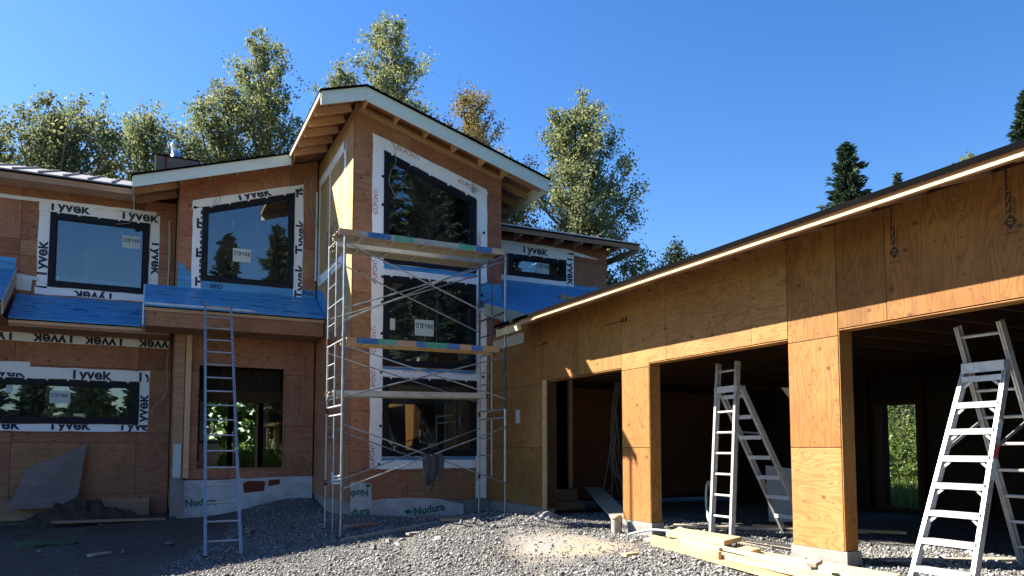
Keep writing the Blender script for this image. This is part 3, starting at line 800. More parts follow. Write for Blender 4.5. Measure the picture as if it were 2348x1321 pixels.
# left wing, upper window
s = strip(H, F1, rect(-2.33, 7.0, 0.13, 7.21))
for a in (-2.18, -0.75): lettering(s, F1, 'Tyvek', a, 7.045, TY, 0, 'ink', rect(-2.32, 7.005, 0.11, 7.195), 0.03, c=0.009)
s = strip(H, F1, rect(-2.33, 5.24, -2.11, 7.0))
lettering(s, F1, 'Tyvek', -2.14, 5.46, TY, math.pi/2, 'ink', rect(-2.32, 5.25, -2.12, 6.99), 0.03, c=0.009)
lettering(s, F1, 'Tyvek', -2.14, 6.92, TY, math.pi/2, 'ink', rect(-2.32, 5.25, -2.12, 6.99), 0.03, c=0.009)
s = strip(H, F1, rect(-0.08, 5.1, 0.13, 7.0))
lettering(s, F1, 'Tyvek', -0.02, 6.62, TY, -math.pi/2, 'ink', rect(-0.07, 5.1, 0.12, 6.99), 0.03, c=0.009)
s = strip(H, F1, rect(-2.36, 5.10, -0.1, 5.28))
for a in (-0.75, 0.75): lettering(s, F1, 'Tyvek', a, 5.23, TY, 0, 'ink', rect(-2.35, 5.11, -0.12, 5.27), 0.03, c=0.009, flip=True)
strip(H, F1, [(-4.2, 7.18), (0.05, 7.22), (0.05, 7.29), (-4.2, 7.27)], 0.01, 'wrap')
# left wing, lower window
s = strip(H, F1, rect(-4.8, 3.2, 0.02, 3.46))
for a in (-3.3, -1.62, -0.28): lettering(s, F1, 'Tyvek', a, 3.225, TY, 0, 'ink', rect(-4.7, 3.205, 0.0, 3.42), 0.03, c=0.009)
strip(H, F1, rect(-3.4, 3.31, -2.36, 3.56), 0.012)
s = strip(H, F1, rect(-4.8, 2.03, 0.0, 2.19))
for a in (-3.35, -2.0, -0.62): lettering(s, F1, 'Tyvek', a, 2.07, TY, 0, 'ink', rect(-4.7, 2.035, -0.01, 2.185), 0.03, c=0.009)
s = strip(H, F1, rect(-0.18, 2.1, 0.02, 3.2), 0.008)
lettering(s, F1, 'Tyvek', 0.0, 2.06, TY, math.pi/2, 'ink', rect(-0.17, 2.1, 0.01, 3.19), 0.03, c=0.012)
s = strip(H, F1, rect(-4.6, 4.02, 0.42, 4.20))
for a in (-3.15, -2.0, -1.0, 0.1): lettering(s, F1, 'Tyvek', a + 0.5, 4.19, TY, 0, 'ink', rect(-4.5, 4.03, 0.41, 4.195), 0.03, c=0.009, flip=True)
# trapezoid window
s = strip(H, F2, [(0.77, 7.12), (1.0, 7.2), (3.06, 7.86), (3.27, 7.93), (3.27, 8.11), (0.79, 7.33)])
lettering(s, F2, 'Tyvek', 1.72, 7.46, TY, 0.31, 'ink', [(1.0, 7.21), (3.06, 7.87), (3.2, 8.05), (0.8, 7.3)], 0.03, c=0.009)
s = strip(H, F2, rect(0.80, 5.27, 1.0, 7.19))
for z in (5.35, 6.02, 6.72): lettering(s, F2, 'Tyvek', 1.12, z, TY, math.pi/2, 'ink', rect(0.81, 5.28, 0.995, 7.15), 0.03, c=0.009)
s = strip(H, F2, rect(3.065, 5.2, 3.27, 7.95))
for z in (5.25, 6.35, 7.75): lettering(s, F2, 'Tyvek', 3.33, z, TY, math.pi/2, 'ink', rect(3.07, 5.21, 3.26, 8.0), 0.03, c=0.009)
# right wing
s = strip(H, FRW, [(8.05, 6.70), (9.99, 6.70), (9.99, 6.88), (11.0, 6.82), (11.0, 6.84), (10.0, 7.0), (8.05, 7.02)])
lettering(s, FRW, 'Tyvek', 8.62, 6.76, 0.22, 0, 'ink', rect(8.1, 6.705, 9.95, 6.93), 0.03, c=0.009)
s = strip(H, FRW, rect(9.99, 6.0, 10.22, 6.9)); lettering(s, FRW, 'Tyvek', 10.03, 6.83, 0.22, -math.pi/2, 'ink', rect(10.0, 6.0, 10.2, 6.85), 0.03, c=0.009)
strip(H, FRW, [(7.7, 5.98), (9.99, 5.98), (9.99, 6.11), (7.9, 6.11)], 0.009)
# tower side face
for q in (rect(-17.95, 5.55, -15.3, 5.78), [(-18.12, 8.02), (-15.42, 8.02), (-15.42, 8.26), (-18.12, 8.22)], rect(-18.08, 5.6, -17.95, 8.05), rect(-16.95, 5.78, -16.84, 8.02), rect(-15.52, 4.7, -15.36, 8.25)):
    st = strip(H, FL, q, 0.007)
    if q[0][1] == 5.55: lettering(st, FL, 'E', -17.85, 5.61, 0.12, 0, 'ink_blue', None, 0.03, c=0.011)

# roofs -------------------------------------------------------------
RT = 0.035
def roof_slab(g, x0, x1, y0, y1, t0, t1):
    g.hexa([(x0, y0, zr(x0)-t1), (x1, y0, zr(x1)-t1), (x1, y1, zr(x1)-t1), (x0, y1, zr(x0)-t1),
            (x0, y0, zr(x0)-t0), (x1, y0, zr(x1)-t0), (x1, y1, zr(x1)-t0), (x0, y1, zr(x0)-t0)])
g = G()
roof_slab(g, 2.80, 3.72, 14.08, 17.54, 0.0, RT); roof_slab(g, -0.47, 3.72, 17.541, 27.6, 0.0, RT); roof_slab(g, 3.72, 7.88, 14.08, 27.6, 0.0, RT)
RF = g.build('gable_roof', MAT['roof_black'], H)
g = G()
roof_slab(g, 2.86, 3.72, 14.16, 17.62, RT, RT + .018); roof_slab(g, -0.42, 3.72, 17.621, 27.5, RT, RT + .018); roof_slab(g, 3.72, 7.82, 14.16, 27.5, RT, RT + .018)
g.build('sheathing', MAT['ply_h'], RF)
def rake(name, x0, x1, y, t0=0.02, h=0.285, mat='fascia', th=0.035):
    g = G(); g.hexa([(x0, y, zr(x0)-t0-h), (x1, y, zr(x1)-t0-h), (x1, y+th, zr(x1)-t0-h), (x0, y+th, zr(x0)-t0-h),
                     (x0, y, zr(x0)-t0), (x1, y, zr(x1)-t0), (x1, y+th, zr(x1)-t0), (x0, y+th, zr(x0)-t0)])
    return g.build(name, MAT[mat], RF)
rake('fascia', 2.83, 3.718, 14.12); rake('fascia', 3.722, 7.84, 14.12, h=0.30); rake('fascia', -0.43, 2.86, 17.58, h=0.27)
g = G(); g.box((7.842, 14.12, zr(7.84)-.32), (7.87, 27.5, zr(7.84)-.03)); g.build('fascia', MAT['fascia'], RF)
g = G(); g.box((2.81, 14.16, zr(2.83)-.13), (2.845, 17.58, zr(2.83)-.04)); g.build('eave_board', MAT['lumber'], RF)
g = G(); g.box((-0.45, 17.62, zr(-.43)-.26), (-0.42, 27.4, zr(-.43)-.04)); g.build('fascia', MAT['fascia'], RF)
y = 14.32
while y < 17.5:
    g = G(); g.beam((2.85, y, zr(2.85)-.135), (3.60, y, zr(3.60)-.135), 0.042, 0.15); g.build('rafter', MAT['rafter'], RF); y += 0.58
y = 14.5
while y < 17.5:
    g = G(); g.beam((7.0, y, zr(7.0)-.135), (7.83, y, zr(7.83)-.135), 0.042, 0.15); g.build('rafter', MAT['rafter'], RF); y += 0.6
for x in (3.78, 4.45, 5.1, 5.75, 6.4, 6.95):
    g = G(); g.hexa([(x, 14.17, zr(x)-.20), (x+.05, 14.17, zr(x+.05)-.20), (x+.05, 14.735, zr(x+.05)-.20), (x, 14.735, zr(x)-.20),
                     (x, 14.17, zr(x)-.055), (x+.05, 14.17, zr(x+.05)-.055), (x+.05, 14.735, zr(x+.05)-.055), (x, 14.735, zr(x)-.055)]); g.build('lookout', MAT['rafter'], RF)
g = G(); g.beam((3.72, 14.71, zr(3.72)-.24), (6.98, 14.71, zr(6.98)-.24), 0.04, 0.09); g.build('ledger', MAT['rafter'], RF)
for x in (-0.1, 0.5, 1.1, 1.7, 2.3, 2.9):
    g = G(); g.hexa([(x, 17.63, zr(x)-.19), (x+.05, 17.63, zr(x+.05)-.19), (x+.05, 18.19, zr(x+.05)-.19), (x, 18.19, zr(x)-.19),
                     (x, 17.63, zr(x)-.055), (x+.05, 17.63, zr(x+.05)-.055), (x+.05, 18.19, zr(x+.05)-.055), (x, 18.19, zr(x)-.055)]); g.build('lookout', MAT['rafter'], RF)
for y in (18.4, 19.1):
    g = G(); g.beam((-0.41, y, zr(-.41)-.13), (0.48, y, zr(.48)-.13), 0.042, 0.14); g.build('rafter', MAT['rafter'], RF)
# left wing metal roof
zm = lambda y: 7.64 + 0.35 * (y - 18.7) if y < 22.5 else 7.64 + 0.35 * 3.8 - 0.35 * (y - 22.5)
g = G()
for y0, y1 in ((18.66, 22.5), (22.5, 27.6)):
    g.hexa([(-8.6, y0, zm(y0)-.03), (-0.34, y0, zm(y0)-.03), (-0.34, y1, zm(y1)-.03), (-8.6, y1, zm(y1)-.03), (-8.6, y0, zm(y0)), (-0.34, y0, zm(y0)), (-0.34, y1, zm(y1)), (-8.6, y1, zm(y1))])
MR = g.build('metal_roof', MAT['metal_roof'], H)
for i in range(18):
    x = -8.4 + i * 0.47
    g = G(); g.beam((x, 18.64, zm(18.66)+.018), (x, 22.48, zm(22.48)+.018), 0.022, 0.04); g.build('standing_seam', MAT['metal_roof'], MR)
g = G(); g.box((-8.6, 18.68, 7.565), (-0.36, 18.72, 7.608)); g.build('drip_edge', MAT['roof_black'], MR)
g = G(); g.box((-8.6, 18.70, 7.43), (-0.36, 18.74, 7.563)); g.build('fascia', MAT['brown_board'], MR)
g = G(); g.box((-8.6, 18.745, 7.47), (-0.36, 19.39, 7.49)); g.build('soffit', MAT['rafter'], MR)
# unseen cross gable left of the view, added to cast the ground shadow
zc = lambda x: 9.0 - 0.325 * abs(x + 8.9)
g = G()
for x0, x1 in ((-13.2, -8.9), (-8.9, -4.72)):
    g.hexa([(x0, 18.66, zc(x0)-.05), (x1, 18.66, zc(x1)-.05), (x1, 26, zc(x1)-.05), (x0, 26, zc(x0)-.05), (x0, 18.66, zc(x0)), (x1, 18.66, zc(x1)), (x1, 26, zc(x1)), (x0, 26, zc(x0))])
g.build('unseen_gable_roof', MAT['metal_roof'], H)
g = G(); poly_prism(g, F1, [(-13.0, 0.3), (-8.02, 0.3), (-8.02, 8.6), (-8.9, 8.9), (-13.0, 7.55)], -.15, 0); poly_prism(g, F1, [(-8.02, 7.56), (-4.8, 7.56), (-4.8, 7.6), (-8.02, 8.6)], -.15, -.02); g.build('unseen_gable_wall', MAT['ply_h'], H)
# right wing roof
g = G(); g.hexa([(7.0, 16.5, 7.22), (12.05, 16.5, 7.22), (12.05, 22, 8.3), (7.0, 22, 8.3), (7.0, 16.5, 7.27), (12.05, 16.5, 7.27), (12.05, 22, 8.35), (7.0, 22, 8.35)])
g.hexa([(7.0, 22, 8.3), (12.05, 22, 8.3), (12.05, 27.6, 7.3), (7.0, 27.6, 7.3), (7.0, 22, 8.35), (12.05, 22, 8.35), (12.05, 27.6, 7.35), (7.0, 27.6, 7.35)])
RW = g.build('wing_roof', MAT['roof_black'], H)
g = G(); g.box((7.0, 16.47, 7.255), (12.06, 16.498, 7.285)); g.build('drip_edge', MAT['white'], RW)
g = G(); g.box((7.0, 16.505, 7.10), (12.03, 16.54, 7.218)); g.build('fascia', MAT['brown_board'], RW)
g = G(); g.box((12.035, 16.5, 7.03), (12.065, 21.9, 7.21)); g.build('fascia', MAT['fascia'], RW)
x = 7.2
while x < 11.9:
    g = G(); g.box((x, 16.545, 7.06), (x+.042, 16.99, 7.20)); g.build('rafter', MAT['rafter'], RW); x += 0.6
# chimney chase with flue
CH = G().box((-0.02, 21.0, 7.9), (1.02, 21.9, 9.28)).build('chimney_chase', MAT['chase'], H)
g = G(); g.box((-0.05, 20.98, 9.28), (1.05, 21.92, 9.31)); g.build('cap', MAT['roof_black'], CH)
g = G(); g.box((-0.04, 20.985, 8.0), (0.0, 21.03, 9.278)); g.build('corner_board', MAT['lumber'], CH)
g = G(); g.box((0.20, 20.99, 8.0), (0.25, 20.998, 9.278)); g.build('stripe', MAT['red_prime'], CH)
def lathe(g, c, prof, n=20):
    vs = []; fs = []
    for r_, z in prof:
        for k in range(n): vs.append((c[0] + r_*math.cos(6.2832*k/n), c[1] + r_*math.sin(6.2832*k/n), z))
    for i in range(len(prof) - 1):
        for k in range(n): fs.append((i*n+k, i*n+(k+1) % n, (i+1)*n+(k+1) % n, (i+1)*n+k))
    g.add(vs, fs, True); return g
FL_ = lathe(G(), (0.47, 21.4), [(0.20, 9.31), (0.15, 9.40), (0.115, 9.42), (0.115, 9.72), (0.14, 9.74), (0.14, 9.78), (0.115, 9.79)]).build('flue', MAT['flue'], CH)

# lower sloped roofs covered in blue membrane -----------------------
def ledge(x0, x1, yb, zb, yf, zf, fdepth, side=None, drip=None):
    g = G(); g.hexa([(x0, yf, zf-.03), (x1, yf, zf-.03), (x1, yb, zb-.03), (x0, yb, zb-.03), (x0, yf, zf), (x1, yf, zf), (x1, yb, zb), (x0, yb, zb)])
    r_ = g.build('lower_roof', MAT['blue'], H)
    g = G(); g.box((x0, yf - .012, zf - .055), (x1, yf + .02, zf - .031)); g.build('drip_edge', MAT['roof_black'], r_)
    g = G(); g.box((x0 + .01, yf + .002, zf - .125), (x1 - .01, yf + .05, zf - .056)); g.build('fascia', MAT['rafter'], r_)
    if fdepth > .15:
        g = G(); g.box((x0 + .02, yf + .03, zf - fdepth), (x1 - .02, yf + .07, zf - .127)); g.build('fascia', MAT['ply_h'], r_)
    g = G(); g.box((x0 + .02, yf + .071, zf - fdepth + .005), (x1 - .02, yb - .01, zf - fdepth + .02)); g.build('soffit', MAT['brown_board'], r_)
    return r_
L2 = ledge(-0.13, 3.6, 18.19, 5.30, 17.1, 4.65, 0.44)
g = G(); poly_prism(g, left(-0.13), [(-18.18, 4.22), (-17.09, 4.22), (-17.09, 4.64), (-18.18, 5.28)], 0.002, 0.03); g.build('end_board', MAT['white'], L2)
g = G(); g.hexa([(-0.12, 17.092, 4.653), (2.12, 17.092, 4.653), (1.95, 17.20, 4.717), (-0.12, 17.20, 4.717), (-0.12, 17.092, 4.657), (2.12, 17.092, 4.657), (1.95, 17.20, 4.721), (-0.12, 17.20, 4.721)]); g.build('flashing_and_glare', MAT['white'], L2)  # white strip stands in for sun glare along the ledge's front edge
L1 = ledge(-2.68, 0.42, 19.39, 5.07, 18.4, 4.39, 0.18)
L3 = ledge(-8.0, -2.72, 19.38, 5.6, 17.9, 4.66, 0.3)
g = G(); poly_prism(g, Fr((-2.72, 0, 0), (0, -1, 0), (1, 0, 0)), [(-19.38, 5.3), (-17.88, 4.36), (-17.88, 4.68), (-19.38, 5.62)], 0.002, 0.03); g.build('end_board', MAT['beige'], L3)
g = G(); poly_prism(g, F1, [(-2.70, 5.16), (-2.42, 5.14), (-2.40, 5.40), (-2.28, 5.40), (-2.28, 5.47), (-2.70, 5.52)], 0.01, 0.03); g.build('flashing_and_glare', MAT['white'], L3)
strip(H, F1, rect(-3.4, 5.3, -2.72, 5.86), 0.01, 'blue', 'membrane_upturn')
# membrane turned up the walls
st = strip(H, F2, [(0.52, 5.25), (0.80, 5.25), (0.8, 5.62), (0.62, 5.82), (0.52, 5.86)], 0.007, 'blue', 'membrane_upturn')
st = strip(H, F2, rect(0.98, 5.26, 3.58, 5.485), 0.005, 'blue', 'membrane_upturn')
for a, b, t in ((1.2, 5.335, 'BRO'), (3.30, 5.36, 'ROL')):
    lettering(st, F2, t, a, b, 0.10, 0.0, 'ink_blue', rect(0.99, 5.27, 3.57, 5.48), 0.03, c=0.009)
strip(H, FL, [(-18.19, 5.25), (-17.2, 4.66), (-17.08, 4.62), (-17.08, 4.95), (-17.5, 5.35), (-18.19, 5.55)], 0.006, 'blue', 'membrane_upturn')
strip(H, FT, rect(6.42, 4.72, 6.985, 5.27), 0.008, 'blue', 'membrane_upturn')
strip(H, FRW, rect(7.0, 5.8, 11.28, 6.04), 0.005, 'blue', 'membrane_upturn')
# mountain-like print on the membrane, drawn as thin lines along the slope
def mountain(par, x, t, L, s=1.0):
    (yb, zb), (yf, zf) = L
    def P(a, b):
        f = t + b / math.hypot(yb - yf, zb - zf)
        return (x + a, yf + (yb - yf) * f, zf + (zb - zf) * f + 0.004)
    g = G(); pts = [(0, 0), (.06, .13), (.11, .07), (.17, .11), (.30, 0)]
    for a, b in zip(pts[:-1], pts[1:]):
        g.tube([P(a[0]*s, a[1]*s), P(b[0]*s, b[1]*s)], 0.006, 4)
    for a, b in (((.05, .02), (.09, .09)), ((.12, .02), (.16, .08)), ((.19, .02), (.21, .06))):
        g.tube([P(a[0]*s, a[1]*s), P(b[0]*s, b[1]*s)], 0.005, 4)
    g.build('mountain_print', MAT['ink_blue'], par)
for x in (-2.5, -1.55, -0.45): mountain(L1, x, 0.42, ((19.39, 5.07), (18.4, 4.39)))
for x in (2.7, 3.25): mountain(L2, x, 0.12, ((18.19, 5.30), (17.1, 4.65)))
def dashes(par, x0, x1, ts, L):
    (yb, zb), (yf, zf) = L
    for t in ts:
        x = x0 + rnd.uniform(0, 0.4)
        while x < x1 - 0.3:
            g = G(); l = rnd.uniform(0.12, 0.35)
            P = lambda f, xx: (xx, yf + (yb-yf)*f, zf + (zb-zf)*f + .0035)
            g.add([P(t, x), P(t, x+l), P(t+.02, x+l-.03), P(t+.025, x+.02)], [(0, 1, 2, 3)]); g.build('print_line', MAT['ink_blue'], par)
            x += l + rnd.uniform(0.25, 0.6)
dashes(L2, 0.0, 3.5, (0.16, 0.32, 0.5, 0.66, 0.82), ((18.19, 5.30), (17.1, 4.65)))
dashes(L1, -2.6, 0.0, (0.25, 0.62), ((19.39, 5.07), (18.4, 4.39)))
# blue roof beside the tower
def zb_(x, y): return 4.74 + (y - 14.35) * 0.455 - (x - 6.45) * 0.15 * (1 - (y - 14.35) / 2.65)
g = G()
def sheet(x0, x1, y0, y1, nx, ny):
    vs = [(x0 + (x1-x0)*i/nx, y0 + (y1-y0)*j/ny) for j in range(ny+1) for i in range(nx+1)]
    g.add([(x, y, zb_(x, y)) for x, y in vs], [(j*(nx+1)+i, j*(nx+1)+i+1, (j+1)*(nx+1)+i+1, (j+1)*(nx+1)+i) for j in range(ny) for i in range(nx)], True)
sheet(6.42, 6.985, 14.35, 14.735, 3, 3); sheet(6.99, 11.3, 14.35, 16.995, 12, 10)
LR = g.build('lower_roof', MAT['blue'], H)
g = G(); g.hexa([(6.40, 14.31, zb_(6.4, 14.35)-.27), (8.6, 14.31, zb_(8.6, 14.35)-.27), (8.6, 14.345, zb_(8.6, 14.35)-.27), (6.40, 14.345, zb_(6.4, 14.35)-.27),
                 (6.40, 14.31, zb_(6.4, 14.35)-.01), (8.6, 14.31, zb_(8.6, 14.35)-.01), (8.6, 14.345, zb_(8.6, 14.35)-.01), (6.40, 14.345, zb_(6.4, 14.35)-.01)]); g.build('fascia', MAT['beige'], LR)
# corner boards at the entry, wires
g = G(); g.box((0.51, 18.14, 0.22), (0.72, 18.185, 4.21)); g.build('corner_board', MAT['brown_board'], H)
g = G(); g.box((0.74, 18.15, 0.98), (0.86, 18.187, 4.21)); g.build('corner_board', MAT['rafter'], H)
g = G(); g.box((0.50, 18.10, 0.15), (0.74, 18.138, 0.98)); g.build('post_base', MAT['concrete'], H)
g = G(); g.box((0.54, 18.125, 1.0), (0.70, 18.139, 1.75)); g.build('housewrap_strip', MAT['sticker'], H)
FTd = 14.72
for pts, r_ in (
    ([(4.42, FTd, 8.5), (4.36, FTd-.02, 8.15), (4.48, FTd-.03, 7.95), (4.50, FTd-.06, 7.6), (4.40, FTd-.08, 7.42), (4.36, FTd-.09, 7.15), (4.52, FTd-.08, 6.88), (4.75, FTd-.06, 6.84)], .007),
    ([(4.62, FTd, 8.4), (4.66, FTd-.03, 8.2), (4.55, FTd-.03, 7.97)], .007),
    ([(6.22, FTd, 7.9), (6.24, FTd-.03, 7.6), (6.26, FTd-.05, 7.35)], .008),
    ([(3.60, 16.2, 8.5), (3.5, 16.3, 8.2), (3.58, 16.4, 8.0)], .006),
    ([(3.3, 18.1, 8.3), (3.22, 18.02, 7.8), (3.34, 18.0, 7.3), (3.52, 18.0, 7.0), (3.6, 17.9, 6.95)], .008),
    ([(3.45, 18.1, 8.3), (3.4, 18.02, 7.7), (3.48, 18.0, 7.2), (3.58, 17.9, 6.95)], .008),
    ([(1.3, 18.17, 7.6), (1.26, 18.13, 7.35), (1.2, 18.12, 7.2)], .005), ([(1.42, 18.17, 7.65), (1.33, 18.13, 7.35), (1.22, 18.12, 7.22)], .005),
    ([(-2.75, 19.38, 7.1), (-2.8, 19.35, 6.8), (-2.74, 19.34, 6.5), (-2.6, 19.33, 6.42), (-2.54, 19.33, 6.6)], .008),
    ([(-0.5, 19.36, 7.3), (-0.48, 19.33, 6.98), (-0.62, 19.3, 6.9), (-0.8, 19.3, 6.86)], .006),
    ([(0.42, 19.3, 4.2), (0.38, 19.25, 3.6), (0.4, 19.25, 3.1), (0.3, 19.24, 2.8), (0.12, 19.24, 2.6), (0.1, 19.25, 2.45)], .014),
    ([(3.2, 18.16, 4.1), (3.12, 18.12, 3.2), (3.1, 18.1, 2.7), (3.26, 18.08, 2.35)], .007), ([(3.32, 18.16, 4.0), (3.32, 18.12, 3.0), (3.3, 18.1, 2.4)], .007)):
    wire(H, pts, r_)
g = G()
for k in range(4): g.tube([(6.27 + .045*math.cos(a)*(1-.1*k), 14.66 - .01*k, 7.30 + .05*math.sin(a)) for a in np.linspace(0, 6.28, 14)], 0.006, 5, False)
g.build('cable_coil', MAT['cable'], H)
for dx in (-.05, 0, .05):
    wire(H, [(3.28, 18.09, 2.4), (3.28 + dx, 18.07, 2.28), (3.28 + dx*1.6, 18.07, 2.2)], .006)
wire(H, [(0.34, 19.33, 7.1), (0.36, 19.32, 6.2), (0.34, 19.32, 5.2)], .03, 'cable_dim', 'conduit')
wire(H, [(3.56, 18.05, 7.9), (3.56, 18.04, 6.9), (3.56, 18.04, 5.7)], .028, 'sticker', 'conduit')

# ================================================================== GARAGE
GX = 6.7
GA = thing('garage', 'long unfinished plywood garage with open door bays and a black roof edge', 'garage', (GX, 7.5, 0.3))
FG = left(GX)
holes = [rect(-12.14, 0.0, -9.69, 2.92), rect(-8.99, 0.0, -6.30, 2.93), rect(-5.60, 0.0, -2.2, 2.945)]
def gm(a, b):
    if b < 1.7 and -6.31 < a < -5.5: return MAT['ply_gh']
    if -9.7 < a < -6.3 and b > 2.9: return MAT['ply_gh']
    return None
wall(GA, FG, rect(-14.73, 0.55, -1.2, 4.10), holes, [-14.73, -12.32, -11.0, -9.69, -8.57, -6.88, -6.30, -5.60, -5.0, -3.4, -2.2, -1.2],
     [0.55, 1.66, 2.87, 4.1], MAT['ply_v'], 'front_wall', thick=0.19, sheet_mats=gm)
# reveals of the openings
def reveal(y0, y1, z0, z1, mat='ply_v'):
    g = G(); g.box((GX + .002, y0, z0), (GX + .195, y1, z1)); return g.build('reveal_board', MAT[mat], GA)
reveal(8.975, 8.988, 0.56, 2.925); reveal(5.587, 5.598, 0.56, 2.94); reveal(12.142, 12.16, 0.6, 2.915, 'lumber_or'); reveal(9.675, 9.688, 0.56, 2.915)
g = G(); g.box((GX - .012, 12.145, 0.5), (GX - .002, 12.30, 2.93)); g.build('jamb_board', MAT['lumber_or'], GA)
for y0, y1, z in ((6.31, 8.98, 2.922), (2.2, 5.59, 2.937), (9.7, 12.13, 2.912)):
    g = G(); g.box((GX + .004, y0, z - .012), (GX + .19, y1, z - .002)); g.build('head_board', MAT['ply_v'], GA)
for y0, y1 in ((8.96, 9.72), (5.57, 6.33)):
    g = G(); g.hexa([(GX - .012, y0-.01, 0.1), (GX + .235, y0-.01, 0.1), (GX + .235, y1, 0.1), (GX - .012, y1, 0.1), (GX, y0, .55), (GX + .22, y0, .55), (GX + .22, y1, .55), (GX, y1, .55)]); g.build('concrete_pier', MAT['concrete'], GA)
g = G(); g.box((GX + .02, 12.2, 0.0), (GX + .2, 14.7, 0.545)); g.build('foundation', MAT['concrete'], GA)
g = G(); g.box((GX + .02, 1.2, 0.0), (GX + .2, 2.2, 0.545)); g.build('foundation', MAT['concrete'], GA)
# interior shell
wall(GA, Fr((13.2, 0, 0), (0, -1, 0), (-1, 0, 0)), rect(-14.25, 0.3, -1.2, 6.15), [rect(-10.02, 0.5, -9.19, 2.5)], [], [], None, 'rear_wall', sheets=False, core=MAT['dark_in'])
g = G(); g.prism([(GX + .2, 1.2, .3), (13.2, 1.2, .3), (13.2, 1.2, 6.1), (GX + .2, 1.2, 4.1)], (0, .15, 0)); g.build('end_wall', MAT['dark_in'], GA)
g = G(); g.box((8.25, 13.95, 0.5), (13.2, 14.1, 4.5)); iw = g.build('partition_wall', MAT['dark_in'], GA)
for i, (x0, x1, z0, z1) in enumerate(((8.26, 9.5, .55, 1.75), (8.26, 9.5, 1.755, 2.96), (9.505, 10.7, .55, 1.75), (9.505, 10.7, 1.755, 2.96), (10.71, 13.1, .55, 2.96))):
    g = G(); g.box((x0, 13.93, z0), (x1, 13.949, z1)); g.build('plywood_sheet', MAT['ply_dark'], iw)
g = G(); g.box((8.22, 13.90, .55), (8.31, 13.97, 3.4)); g.build('stud', MAT['rafter'], GA)
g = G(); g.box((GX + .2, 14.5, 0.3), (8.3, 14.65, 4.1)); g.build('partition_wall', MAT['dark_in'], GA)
for i in range(9):
    y = 1.9 + i * 1.2
    g = G(); g.box((13.06, y, .5), (13.19, y + .04, 5.5)); g.build('stud', MAT['core'], GA)
g = G(); ring(g, Fr((13.02, 0, 0), (0, -1, 0), (-1, 0, 0)), rect(-10.08, 0.45, -9.13, 2.56), .07, -.16, 0.0); g.build('door_frame', MAT['core'], GA)
for i in range(19):
    y = 1.9 + i * 0.61
    g = G(); g.box((GX + .2, y, 3.02), (13.05, y + .042, 3.20)); g.build('joist', MAT['core'], GA)
# roof
EX, EZ, SL = 6.0, 4.005, 0.31
zg = lambda x: EZ + SL * (x - EX)
g = G()
g.hexa([(EX-.04, 1.0, zg(EX-.04)-.035), (13.6, 1.0, zg(13.6)-.035), (13.6, 12.9, zg(13.6)-.035), (EX-.04, 12.9, zg(EX-.04)-.035), (EX-.04, 1.0, zg(EX-.04)+.02), (13.6, 1.0, zg(13.6)+.02), (13.6, 12.9, zg(13.6)+.02), (EX-.04, 12.9, zg(EX-.04)+.02)])
g.hexa([(6.95, 12.9, zg(6.95)-.035), (13.6, 12.9, zg(13.6)-.035), (13.6, 14.3, zg(13.6)-.035), (6.95, 14.3, zg(6.95)-.035), (6.95, 12.9, zg(6.95)+.02), (13.6, 12.9, zg(13.6)+.02), (13.6, 14.3, zg(13.6)+.02), (6.95, 14.3, zg(6.95)+.02)])
GR = g.build('garage_roof', MAT['roof_black'], GA)
g = G(); g.hexa([(EX+.05, 1.05, zg(EX+.05)-.055), (13.5, 1.05, zg(13.5)-.055), (13.5, 12.86, zg(13.5)-.055), (EX+.05, 12.86, zg(EX+.05)-.055), (EX+.05, 1.05, zg(EX+.05)-.036), (13.5, 1.05, zg(13.5)-.036), (13.5, 12.86, zg(13.5)-.036), (EX+.05, 12.86, zg(EX+.05)-.036)]); g.build('sheathing', MAT['ply_dark'], GR)
yy = [1.0, 4.66, 8.32, 11.9]
for y0, y1 in zip(yy[:-1], yy[1:]):
    g = G(); g.box((EX, y0 + .003, EZ - .115), (EX + .035, y1 - .003, EZ - .03)); g.build('fascia', MAT['brown_board'], GR)
yy = [1.0, 2.9, 5.9, 8.9, 10.55, 11.3]
for y0, y1 in zip(yy[:-1], yy[1:]):
    g = G(); g.box((EX - .024, y0 + .004, EZ - .113), (EX - .001, y1 - .004, EZ - .083)); g.build('fascia', MAT['lumber_y'], GR)
y = 1.5
while y < 12.6:
    g = G(); g.beam((EX + .04, y, zg(EX+.04)-.095), (GX + .1, y, zg(GX+.1)-.095), 0.042, 0.075); g.build('rafter', MAT['brown_board'], GR)
    y += 0.61
for y0, y1, z0, z1 in ((11.92, 12.85, 3.80, 3.93), (13.0, 14.5, 3.74, 3.95)):
    g = G(); g.box((GX - .05 if y0 >= 13 else EX + .02, y0, z0), (GX - .02 if y0 >= 13 else EX + .05, y1, z1)); g.build('blocking', MAT['beige'], GR)
for y in (11.95, 12.4, 12.8):
    g = G(); g.box((EX - .005, y, 3.79), (EX + .019, y + .07, 3.935)); g.build('blocking', MAT['lumber_y'], GR)
